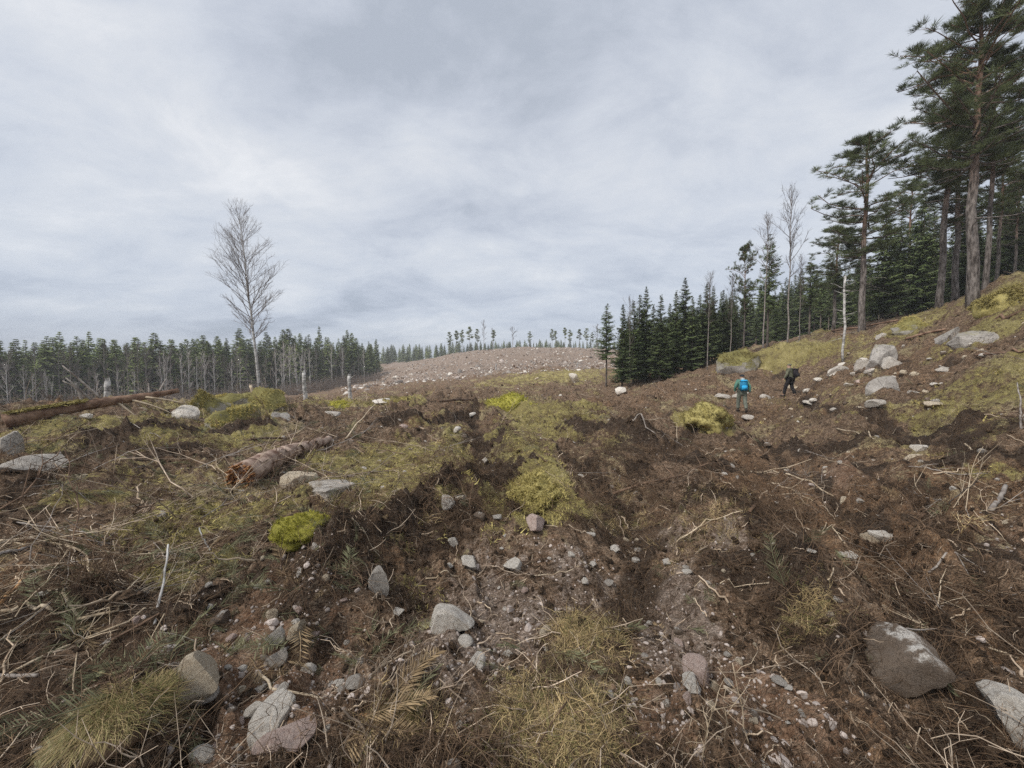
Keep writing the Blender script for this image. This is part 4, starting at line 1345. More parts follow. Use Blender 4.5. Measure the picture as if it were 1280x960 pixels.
for (px, top, Y, lab) in [(982, 236, 25, 'tallest slender leafless birch on the ridge behind the outcrop'), (953, 268, 26, 'second tallest slender birch, just beside the tallest on the ridge'), (884, 341, 26.5, 'white-stemmed birch at the end of the spruce row near the outcrop'),
                          (913, 343, 27, 'thin birch rising between the spruce row and the rock outcrop'), (997, 320, 26, 'low thin birch just past the tallest slender birch'), (790 - 3, 372, 27.5, 'thin bare birch among the first spruces of the dense row')]:
    plant(BIR_FINE[rnd.randrange(2)], 'birch_tree', lab, 'tree', None, px, Y, top, wide=1.0)


# ------------------------------------------------------------------ stones and boulders
def fringe(o, me, w_, n, mat, zmin=-.2, k_=7, f=.05):
    """moss fronds standing on a stone's upper side"""
    co = np.array([v.co[:] for v in me.vertices])
    no = np.array([v.normal[:] for v in me.vertices])
    up_ = np.where((no[:, 2] > zmin) & (co[:, 2] > np.percentile(co[:, 2], 45)))[0]
    pick_ = rng.choice(up_, n)
    pick_ = pick_[np.array([mnoise.noise(Vector(co[w] * 2.2)) for w in pick_]) > -.12]
    fb = MB()
    c_ = np.repeat(co[pick_] * w_ / 2, k_, 0)
    sz = f * max(.8, w_ * .6)
    d_ = rng.normal(0, .8, (len(c_), 3)) + np.repeat(no[pick_], k_, 0) * .9
    c_ = c_ + rng.normal(0, .5 * sz, c_.shape)
    fb.kites(c_ - d_ * sz * .4, c_ + d_ * sz * .6, sz * .32, rng.normal(0, 1, (len(c_), 3)))
    f_ = fb.build('moss_fringe', mat, o)
    f_.scale = (2 / w_,) * 3


M['moss_tuft_bright'] = simple('bright_moss_fronds', (0.20, 0.19, 0.025), (0.50, 0.46, 0.08), 8, vary=0.2)


def stone(px, py, wpx, mat, label, seed, asp=0.7, sub=3, cuts=8, rough=.13, sink=.25, deep=.8, yaw=None, cat='stone', name='stone', group=None, lo=.34, hi=.74, tilt=0.0):
    """a stone whose visible foot is at photo position (px, py) and which shows wpx pixels wide"""
    x_, y_ = at(px, py)
    w = wpx / F * y_
    y_ += w * deep * .40
    x_ = x_ * (1 + w * deep * .40 / max(y_, .1))
    me = rock_mesh(name, mat, seed, sub, cuts, rough, (1, deep, asp), lo, hi)
    vz = np.array([v.co.z for v in me.vertices])
    s = (.88 if w < 60 else .82) * w / 2 / max(.6, float(np.percentile([abs(v.co.x) for v in me.vertices], 97)))
    z_ = gz(x_, y_) - vz.min() * s - sink * (vz.max() - vz.min()) * s
    o = obj(name, me, None, (x_, y_, z_), (tilt, 0, math.atan2(-x_, y_) + (rnd.uniform(-.3, .3) if yaw is None else yaw)), s)
    if mat is M['moss_bright']:
        fringe(o, me, 2 * s, 2200, M['moss_tuft_bright'], -.3, 6, .016)
    elif mat is M['moss_yellow']:
        fringe(o, me, 2 * s, 2600, M['moss_tuft'], -.1, 7, .075)
    elif mat is M['boulder_moss']:
        fringe(o, me, 2 * s, 900, M['moss_tuft'], .3, 6, .04)
    return tag(o, label, cat, group)


sg, spl, spk, stn, sdt = (M[k] for k in ('stone_grey', 'stone_pale', 'stone_pink', 'stone_tan', 'stone_dirty'))
STONES = [
    (562, 806, 66, spl, 'large pale stone half sunk in the grey soil, its near face broken off', .70, .18),
    (249, 928, 54, stn, 'rounded tan stone lying against the shaggy grass clump', .9, .06),
    (343, 826, 27, spl, 'upright pale pointed stone in the gravelly soil', 1.3, .15),
    (370, 824, 27, stn, 'rusty tan stone leaning beside the upright pale pointed one', 1.0, .2),
    (348, 856, 27, sg, 'smooth grey stone just below the upright pale pointed stone', .7, .2),
    (389, 851, 28, spl, 'pale wedge-shaped stone below the rusty tan stone', .7, .2),
    (372, 820 - 20, 14, spl, 'small pale stone perched just above the rusty tan stone', .6, .2),
    (394, 806, 13, spk, 'small pinkish white stone just beside the rusty tan stone', .8, .2),
    (303, 856, 13, spl, 'small white triangular stone above the rounded tan stone', .9, .2),
    (326, 886, 17, spl, 'small pale stone beside the peeled root stub', .8, .2),
    (303, 902, 12, stn, 'small egg-shaped yellowish stone near the rounded tan stone', .9, .2),
    (318, 925, 24, spl, 'pale blocky stone midway between the tan stone and the pinkish slab', .8, .2),
    (357, 918, 24, spl, 'pale oblong stone above the broad pinkish slab', .75, .2),
    (346, 905, 18, sg, 'dull grey stone behind the pale oblong one above the pinkish slab', .9, .3),
    (357, 972, 84, spk, 'broad pinkish slab breaking out of the soil at the bottom edge', .42, .3),
    (278, 792, 30, sdt, 'soil-smeared round grey stone above the gravelly patch', .75, .25),
    (215, 846, 30, sg, 'blue grey stone at the upper end of the shaggy grass clump', .6, .3),
    (254, 848, 14, spl, 'white little stone next to the blue grey stone', .8, .2),
    (135, 818, 24, spl, 'pale stone caught under the dark root among the sticks', .55, .3),
    (172, 798, 14, spk, 'pinkish stone under the upright white stick', .7, .3),
    (268, 796 - 12, 9, spl, 'tiny white stone above the soil-smeared round stone', .7, .2),
    (376, 742, 14, spl, 'pale little stone on the slope under the bright moss boulder', .7, .2),
    (640, 726, 26, spl, 'pale triangular stone with a flat face in the middle of the trail', 1.1, .15),
    (588, 719, 26, spl, 'pale broken stone just before the triangular one on the trail', .75, .2),
    (670, 674, 28, spk, 'pink rounded stone on the trail below the yellow moss hummock', .5, .2),
    (557, 649, 26, spl, 'pale split stone at the lip of the peat bank', .9, .15),
    (577, 642, 17, spl, 'smaller pale stone touching the split one on the peat bank', .8, .2),
    (620, 664, 16, sg, 'grey round stone behind the trail between the moss hummock and the split stone', .9, .25),
    (599, 664, 16, sdt, 'dull brownish stone beside the grey round one behind the trail', .8, .3),
    (566, 692, 16, spl, 'white jagged stone in the dark soil under the split stone', .7, .2),
    (563, 718, 11, spl, 'white little stone just beside the pale broken one', .8, .2),
    (471, 758, 34, sg, 'grey flat-faced stone standing in the dark peat bank', 1.1, .2),
    (498, 786, 26, spl, 'low pale stone between the peat bank and the large half sunk stone', .45, .2),
    (431, 772, 12, spk, 'pinkish chip lying at the foot of the peat bank', .6, .2),
    (870, 860, 36, spk, 'pinkish block with a rounded top beside the dry stalks', .85, .2),
    (864, 888, 26, spl, 'pale scuffed stone right under the pinkish block', .8, .25),
    (846, 813, 17, spk, 'small pink stone beside a dark hole in the grey soil', .9, .2),
    (893, 858, 11, stn, 'small tan stone touching the pinkish block', 1.0, .2),
    (832, 892, 12, spl, 'small pale stone at the edge of the gravel below the dry grass', 1.0, .2),
    (857, 902, 14, spk, 'small pinkish stone below the pale scuffed stone', .9, .2),
    (888, 912, 13, stn, 'small tan stone among the dry stalks', .8, .2),
    (974, 886, 20, sg, 'lone grey stone on the reddish soil before the big caked boulder', .6, .25),
    (1085, 697, 22, stn, 'tan stone on the brown slope, upper of two', .7, .25),
    (1098, 708, 34, spl, 'pale tan stone on the brown slope, lower of two', .6, .25),
    (1057, 708, 24, spl, 'low pale stone just before the two tan stones on the brown slope', .4, .3),
    (1013, 722, 12, spl, 'white pebble by the dark mound of torn roots', .6, .2),
    (1150, 572, 20, spl, 'pale stone sticking out of the mud beneath the mossy slope', .8, .2),
    (738, 658 + 20, 14, spl, 'white small stone on the trail beyond the pink rounded stone', .6, .2),
    (766, 695, 18, spl, 'pale stone on the trail beside the torn brown roots', .6, .25),
    (798, 693, 14, sg, 'grey stone farther along the trail beside the torn brown roots', .7, .25),
    (833, 712, 14, spl, 'pale stone on the gravel before the torn brown roots', .6, .2),
    (858, 726, 14, spl, 'whitish stone at the foot of the dark root mound', .6, .2),
    (730, 741, 12, spl, 'whitish stone at the near end of the thin trail root', .8, .2),
    (761, 742, 13, sg, 'greyish stone in the middle of the gravelly trail', .6, .2),
    (655, 748, 12, spk, 'little pink stone below the pale triangular stone', .8, .2),
    (775, 497, 15, spl, 'pale boulder lying before the thin lone spruce', .8, .15),
    (718, 480, 15, spl, 'whitish boulder on the far rise before the spruce row', 1.0, .15),
    (1015, 509, 12, spl, 'white stone on the slope just past the walker in dark clothes', .6, .2),
    (957, 504, 14, sg, 'grey stone between the two walkers', .6, .25),
    (905, 502, 18, sg, 'long greyish stone beside the walker with the blue backpack', .45, .25),
    (934, 531, 16, sg, 'flat greyish stone at the feet of the walker with the blue backpack', .4, .25),
    (1022, 480, 10, spl, 'white stone on the slope between the outcrop and the boulder heap', .6, .2),
    (1095, 523, 24, sg, 'rough grey stone in the mud beyond the long pale sticks', .8, .2),
    (1172, 517, 26, stn, 'flat tan stone at the foot of the mossy slope', .5, .25),
    (1145, 495, 18, spl, 'pale stone under the big smooth slope boulder', .5, .2),
    (1178, 475, 26, sg, 'grey stone on the mossy slope beyond the smooth boulder', .5, .3),
    (1040, 481 - 8, 13, spl, 'small pale stone at the lower end of the boulder heap', .7, .2),
    (1062, 487, 12, spl, 'small pale stone under the boulder heap', .6, .2),
    (480, 508, 30, spl, 'flat pale rock at the brink of the clearing', .35, .2),
    (413, 522, 26, sg, 'bluish grey stone under the bright green moss cushion', .6, .2),
    (412, 568 - 10, 14, spl, 'pale stone beside the thin leaning pole', .7, .2),
    (590, 553 - 24, 10, spl, 'small pale stone in the mud behind the moss patches', .7, .2),
    (505, 538, 12, spk, 'pinkish stone in the brown slash of the middle ground', .7, .2),
    (572, 548, 12, spl, 'pale stone on the edge of the moss behind the trail', .7, .2),
    (110, 532, 12, spl, 'pale stone showing under the long mossy log', .7, .2),
]
for q, (px, py, w, mt, lab, asp, sk) in enumerate(STONES):
    stone(px, py, w, mt, lab, 300 + q, asp, 4 if w > 22 else 3, 8, .085, sk + .04, rnd.uniform(.7, .95))
BOULDERS = [
    (1116, 888, 100, sdt, 'big soil-caked boulder with a whitish top ledge by the dark hollow', .85, .34, 8),
    (1268, 972, 92, spl, 'blocky light grey boulder in the corner beyond the dark hollow', .9, .25, 9),
    (300, 530, 74, M['boulder_moss'], 'broadest mossy boulder of the outcrop in front of the lone tall birch', .55, .22, 6),
    (340, 516, 56, M['boulder_moss'], 'steeper mossy boulder at the far side of the outcrop under the lone birch', .75, .25, 7),
    (262, 524, 58, M['boulder_moss'], 'low mossy boulder next to the thin end of the long log', .50, .25, 6),
    (318, 512, 50, M['boulder_moss'], 'mossy boulder at the top of the outcrop right under the lone birch', .65, .25, 7),
    (282, 514, 46, M['boulder_moss'], 'mossy boulder at the back of the outcrop behind the broadest one', .6, .25, 7),
    (352, 526, 26, M['boulder_bare'], 'small bare grey boulder at the far foot of the mossy outcrop', .7, .25, 8),
    (226, 529, 44, spl, 'whitish lichen-covered rock at the thin end of the long log', .55, .25, 7),
    (36, 603, 84, sg, 'whitish rock slab lying flat at the edge of the slash', .20, .25, 7),
    (6, 578, 40, sg, 'grey rock standing on edge behind the whitish slab', 1.1, .25, 8),
    (412, 628, 64, sg, 'whitish patch of bedrock surfacing between the broken log and the moss', .30, .45, 8),
    (380, 692, 76, M['moss_bright'], 'bright yellow-green moss boulder at the top of the peat bank', .55, .12, 4),
    (1110, 494, 58, M['boulder_bare'], 'big smooth grey boulder with a green moss spot on the slope', .62, .25, 5),
    (1052, 470, 40, sg, 'long low grey boulder at the near end of the boulder heap', .45, .25, 7),
    (1100, 462, 42, M['boulder_bare'], 'uppermost angular boulder of the heap on the slope', .75, .25, 9),
    (1082, 464, 30, sg, 'squat grey boulder in the middle of the heap on the slope', .7, .25, 8),
    (1114, 462, 34, sg, 'rounded boulder at the far side of the heap on the slope', .7, .25, 6),
    (1212, 443, 64, M['boulder_bare'], 'large pale boulder jutting from the moss below the thickest pine', .55, .28, 7),
    (1186, 428, 40, M['boulder_bare'], 'pale sloping rock leaning against the large boulder below the thickest pine', .8, .3, 7),
    (932, 466, 74, M['boulder_moss'], 'big domed rock outcrop with moss on top at the end of the ridge', .72, .22, 5),
    (1140, 418, 62, M['boulder_moss'], 'mossy rock hump on the ridge below the straight tall pine', .42, .3, 5),
    (1258, 392, 74, M['moss_yellow'], 'mossy mound beside the thickest pine on the ridge', .55, .25, 3),
    (1100, 425, 20, sg, 'small grey boulder on the ridge by the freestanding pine', .6, .25, 7),
]
for q, (px, py, w, mt, lab, asp, sk, cu) in enumerate(BOULDERS):
    sk2 = .52 if sk >= .22 and py < 700 else sk
    stone(px, py, w * ((.95 if px < 1000 else .80) if py < 640 else 1.12), mt, lab, 400 + q, asp * (1 - sk) / (1 - sk2), 4, 0 if mt is M['moss_bright'] else cu + 4, .3 if mt is M['moss_bright'] else .15, sk2, .8, cat='boulder', name='boulder')
# hummocks of living moss
for q, (px, py, w, mt, lab, asp) in enumerate([
        (637, 514, 66, M['moss_bright'], 'bright green moss hummock rising in the middle of the clearing', .62),
        (884, 546, 62, M['moss_yellow'], 'moss-topped hummock before the walker with the blue backpack', .62),
        (425, 512, 44, M['moss_bright'], 'bright green moss cushion at the brink of the clearing', .5),
        (506, 503, 26, M['moss_yellow'], 'small yellowish moss cushion beyond the flat pale rock', .5),
        (722, 526, 44, M['moss_yellow'], 'low yellow moss hump behind the dark dug hole', .4),
        (668, 642, 88, M['moss_yellow'], 'yellow moss hummock at the near end of the mossy strip', .5)]):
    x_, y_ = at(px, py)
    w_ = w / F * y_
    me = rock_mesh('moss_hummock', mt, 450 + q, 4, 0, .42, (1, .85, asp))
    o = obj('moss_hummock', me, None, (x_ * (1 + .3 * w_ / y_), y_ + w_ * .3, gz(x_, y_ + w_ * .3) - .05 * w_), (0, 0, q), w_ / 2)
    tag(o, lab, 'moss hummock')
    co = np.array([v.co[:] for v in me.vertices])
    no = np.array([v.normal[:] for v in me.vertices])
    up_ = np.where(co[:, 2] > -.25 * asp)[0]
    pick_ = rng.choice(up_, 1000)
    fb = MB()
    k_ = 7
    c_ = np.repeat(co[pick_] * w_ / 2, k_, 0)
    sz = .05 * max(.8, w_ * .6)
    d_ = rng.normal(0, .8, (len(c_), 3)) + np.repeat(no[pick_], k_, 0) * .9
    c_ = c_ + rng.normal(0, .5 * sz, c_.shape)
    fb.kites(c_ - d_ * sz * .4, c_ + d_ * sz * .6, sz * .32, rng.normal(0, 1, (len(c_), 3)))
    f_ = fb.build('moss_fringe', M['moss_tuft_bright'] if mt is M['moss_bright'] else M['moss_tuft'], o)
    f_.scale = (2 / w_,) * 3

# small stones strewn over the turned soil: each its own, told apart by the landmark it lies nearest to
LAND = [('the large half sunk pale stone', 562, 795), ('the rounded tan stone', 247, 905), ('the upright pale pointed stone', 343, 805), ('the broad pinkish slab', 357, 945), ('the bright moss boulder', 380, 670), ('the peat bank', 480, 690),
        ('the pale triangular trail stone', 640, 712), ('the pink rounded trail stone', 670, 662), ('the pinkish block by the dry stalks', 870, 840), ('the big soil-caked boulder', 1105, 840), ('the dark root mound', 930, 700),
        ('the two tan slope stones', 1092, 695), ('the broken-ended log', 320, 600), ('the yellow moss hummock', 665, 615), ('the bright green moss hummock', 637, 500), ('the walker with the blue backpack', 927, 500), ('the moss-topped hummock', 882, 535),
        ('the big smooth slope boulder', 1110, 480), ('the dry grass tussock', 735, 800), ('the long mossy log', 120, 518), ('the flat pale rock at the brink', 480, 505), ('the boulder heap on the slope', 1085, 455), ('the pale sticks in the mud', 990, 608)]
KINDS_ = [(sg, 'grey'), (spl, 'pale'), (spk, 'pinkish'), (stn, 'tan'), (sdt, 'soil-smeared')]
PEB = [[rock_mesh('stone', mt, 500 + 10 * a + b, 3, 8, .05, (1, rnd.uniform(.7, .95), rnd.uniform(.5, .85))) for b in range(4)] for a, (mt, nm) in enumerate(KINDS_)]
cx_, cy_, cr_ = fan_points(1500, 1.35, 26, 54)
zz_ = zones(cx_, cy_)
ok = rng.random(len(cx_)) < np.clip(.22 + .9 * zz_['S'] + .6 * zz_['P'] - .8 * zz_['M'] - .8 * zz_['G'], .02, 1)
cx_, cy_, cr_ = cx_[ok][:190], cy_[ok][:190], cr_[ok][:190]
csz = np.array([math.exp(rnd.gauss(math.log(.016), .45)) * (1 + .16 * r_) for r_ in cr_])
for (px, py, wx, wy, n) in [(1075, 466, 30, 10, 16), (1120, 470, 60, 16, 6), (1195, 446, 40, 10, 6), (1010, 500, 60, 14, 5), (1160, 500, 50, 10, 3)]:
    for q in range(n):
        a_, b_ = at(rnd.gauss(px, wx * .7), rnd.gauss(py, wy * .7))
        if 8 < b_ < 30:
            cx_, cy_, csz = np.append(cx_, a_), np.append(cy_, b_), np.append(csz, rnd.uniform(4, 13) / F * b_ / 2)
cr_ = csz
cz_ = ground(cx_, cy_)
seen = {}
ORD = ['nearest', 'second nearest', 'third nearest', 'fourth nearest', 'fifth nearest', 'sixth nearest', 'seventh nearest', 'eighth nearest', 'ninth nearest', 'tenth nearest', 'eleventh nearest', 'twelfth nearest']
todo = []
for xx, yy, rr_, z0 in zip(cx_, cy_, cr_, cz_):
    px, py = 640 + F * xx / yy, 460 + F * (EYE - z0) / yy
    lm = min(LAND, key=lambda L: math.hypot(L[1] - px, (L[2] - py) * 1.3))
    dx, dy = px - lm[1], py - lm[2]
    side = ('to the left of' if dx < 0 else 'to the right of') if abs(dx) > abs(dy) * 1.4 else ('in front of' if dy > 0 else 'behind')
    a = rnd.choices(range(5), (3, 4, 2.2, 2, 2))[0]
    todo.append((math.hypot(dx, dy), a, lm[0], side, xx, yy, rr_, z0))
for dist, a, lm, side, xx, yy, rr_, z0 in sorted(todo):
    key = (a, lm, side)
    n = seen.get(key, 0)
    seen[key] = n + 1
    lab = f'small {KINDS_[a][1]} stone {side} {lm}, {ORD[min(n, 11)]}'
    s_ = rr_
    o = obj('stone', PEB[a][rnd.randrange(4)], None, (xx, yy, z0 + s_ * .22), (rnd.uniform(-.4, .4), rnd.uniform(-.4, .4), rnd.uniform(0, 6.28)), s_)
    tag(o, lab, 'stone', 'small stones in the turned soil')

# pale stones, stumps and chips that cover the far hill, and rubble of the middle ground
th_ = rng.uniform(-24, 17, 7000)
r_ = np.exp(rng.uniform(math.log(52), math.log(165), 7000))
xs, ys = r_ * np.sin(np.radians(th_)), r_ * np.cos(np.radians(th_))
p, e = lay(len(xs), xs, ys, .03, .4)
scatter('rubble', p, e, s3(np.exp(rng.normal(math.log(.135), .5, len(xs))), .4), [rock_mesh('hill_stone', (M['gravel'], spl, M['branch_grey'], M['branch_brown'])[q], 640 + q, 2, 6, .1, (1, .8, .6)) for q in range(4)])
x, y, r = fan_points(4200, 5, 50, 56)
x, y, r, z_ = keep(x, y, r, lambda z: np.clip(.5 - .5 * z['M'], .08, 1))
p, e = lay(len(x), x, y, .02, .5)
scatter('rubble', p, e, s3(np.exp(rng.normal(math.log(.024), .55, len(x))) * (1 + .035 * r), .35), [rock_mesh('rubble_stone', (sg, spl, sdt, stn)[q], 660 + q, 2, 7, .1, (1, .8, .6)) for q in range(4)])
# felling slash of the middle ground
x, y, r = fan_points(3600, 4.6, 60, 57)
th = np.degrees(np.arctan2(x, y))
x, y, r, z_ = keep(x, y, r, lambda z: np.clip(.10 + .36 * (th < -8) * (r > 4.5) + .15 * (r > 12) - .35 * z['M'] - .3 * z['P'] - .9 * z['S'] - .3 * z['D'], .015, 1))
p, e = lay(len(x), x, y, -.02, .2)
scatter('slash', p, e, s3(rng.uniform(.45, 1.3, len(x)) * (1 + .012 * r), .1),
        [twig_mesh('slash_branch', (M['branch_grey'], M['branch_brown'], M['twig'])[q % 3], rng.uniform(.5, 1.2), rng.uniform(.003, .0075), rng.integers(2, 6), .24) for q in range(9)])
# long thin peeled sticks raked together beside the log and below it
sx_, sy_, sw_ = [], [], []
for (px, py, wx, wy, n) in [(60, 700, 90, 26, 36), (150, 760, 90, 34, 32), (270, 630, 60, 20, 40), (180, 690, 100, 24, 34), (60, 800, 80, 30, 16), (410, 552, 45, 10, 40), (1200, 790, 70, 30, 24), (1000, 610, 60, 18, 24), (1210, 640, 50, 16, 20)]:
    for q in range(n):
        a_, b_ = at(rnd.gauss(px, wx * .6), rnd.gauss(py, wy * .6))
        if a_ * a_ + b_ * b_ < 3.0:
            continue
        sx_.append(a_)
        sy_.append(b_)
        sw_.append(rnd.gauss(.35, .45) + (0 if rnd.random() < .75 else 1.4) + (math.pi if rnd.random() < .5 else 0) - (1.0 if px > 900 else 0))
sx_, sy_ = np.array(sx_), np.array(sy_)
h_, nr_ = normals(sx_, sy_)
e = euler_from(nr_, np.array(sw_), rng.normal(0, .12, len(sx_)))
scatter('slash', np.stack([sx_, sy_, h_ + .022], 1), e, s3(rng.uniform(.5, 1.25, len(sx_)), .1),
        [twig_mesh('thin_stick', (M['branch_pale'], M['branch_pale'], M['branch_grey'])[q % 3], rng.uniform(.3, .8), rng.uniform(.0018, .0042), rng.integers(0, 3), .16) for q in range(9)])
# torn tussocks of roots and heather
x, y, r = fan_points(1300, 3.6, 40, 57)
x, y, r, z_ = keep(x, y, r, lambda z: np.clip(.5 + .4 * z['D'] - .3 * z['P'] - .6 * z['S'] - .3 * z['M'], .05, 1))
p, e = lay(len(x), x, y, .02, .3)
scatter('torn_tussocks', p, e, s3(rng.uniform(.5, 1.4, len(x)) * (1 + .02 * r), .25),
        [clump_mesh('tussock', M['fibre'], 110, .17, .12, .0019, 1.1, .6) for q in range(5)])
# the matted grass clumps close to the viewer
gx_, gy_ = [], []
for (px, py, wp, n) in [(735, 800, 46, 260), (700, 905, 95, 520), (500, 925, 40, 120), (1015, 785, 28, 110), (770, 655, 45, 120), (880, 660, 60, 120)]:
    x0, y0 = at(px, py)
    w_ = wp / F * y0
    gx_.append(x0 + rng.normal(0, w_ * .5, n))
    gy_.append(y0 + rng.normal(0, w_ * .42, n))
gx_, gy_ = np.concatenate(gx_), np.concatenate(gy_)
p, e = lay(len(gx_), gx_, gy_, .004, .5)
scatter('matted_grass', p, e, s3(rng.uniform(.5, 1.1, len(gx_)), .2), [clump_mesh('grass_mat', M['hay'] if q < 3 else M['grass_green'], 26, .12, .025, .0009, 1.4, .7, segs=5, flat=True) for q in range(5)])


# ------------------------------------------------------------------ logs, snags and branches
def gp(px, py, lift=0.0):
    x_, y_ = at(px, py)
    return np.array([x_, y_, gz(x_, y_) + lift])


def limb(pts, r0, r1, mat, label, name='branch', cat='branch', sides=6, wob=.02, forks=0, lift=None, group=None, n=14):
    """a crooked stick over the given ground positions (px, py) or (px, py, lift in metres)"""
    lift = r0 * .8 if lift is None else lift
    K = np.array([gp(p_[0], p_[1], lift + (p_[2] if len(p_) > 2 else 0)) for p_ in pts])
    seg = np.r_[0, np.cumsum(np.linalg.norm(np.diff(K, axis=0), axis=1))]
    t = np.linspace(0, seg[-1], n)
    P = np.stack([np.interp(t, seg, K[:, c]) for c in range(3)], 1)
    L = seg[-1]
    P[1:-1] += np.cumsum(rng.normal(0, wob, (n - 2, 3)), 0) * L * .25 * np.sin(np.linspace(0, np.pi, n - 2))[:, None]
    if all(len(p_) == 2 for p_ in pts):
        P[:, 2] = np.maximum(P[:, 2], ground(P[:, 0], P[:, 1]) + r0 * .35)
    o = thing(name, label, cat, tuple(P[0]), 0, group)
    Q = P - P[0]
    mb = MB()
    mb.tube(Q, np.linspace(r0, r1, n), sides, jit=.10)
    mb.build('stem', mat, o)
    for q in range(forks):
        k = rnd.randrange(2, n - 2)
        d = Q[k + 1] - Q[k]
        d = d / np.linalg.norm(d) + np.array([rnd.gauss(0, .5), rnd.gauss(0, .5), rnd.uniform(.05, .4)])
        l = L * rnd.uniform(.10, .28)
        W = Q[k] + np.outer(np.linspace(0, 1, 5), d) * l + np.cumsum(rng.normal(0, .03, (5, 3)), 0) * l
        fb = MB()
        rr_ = np.interp(k, [0, n], [r0, r1])
        fb.tube(W, np.linspace(rr_ * .6, rr_ * .2, 5), 5)
        fb.build('side_twig', mat, o)
    return o


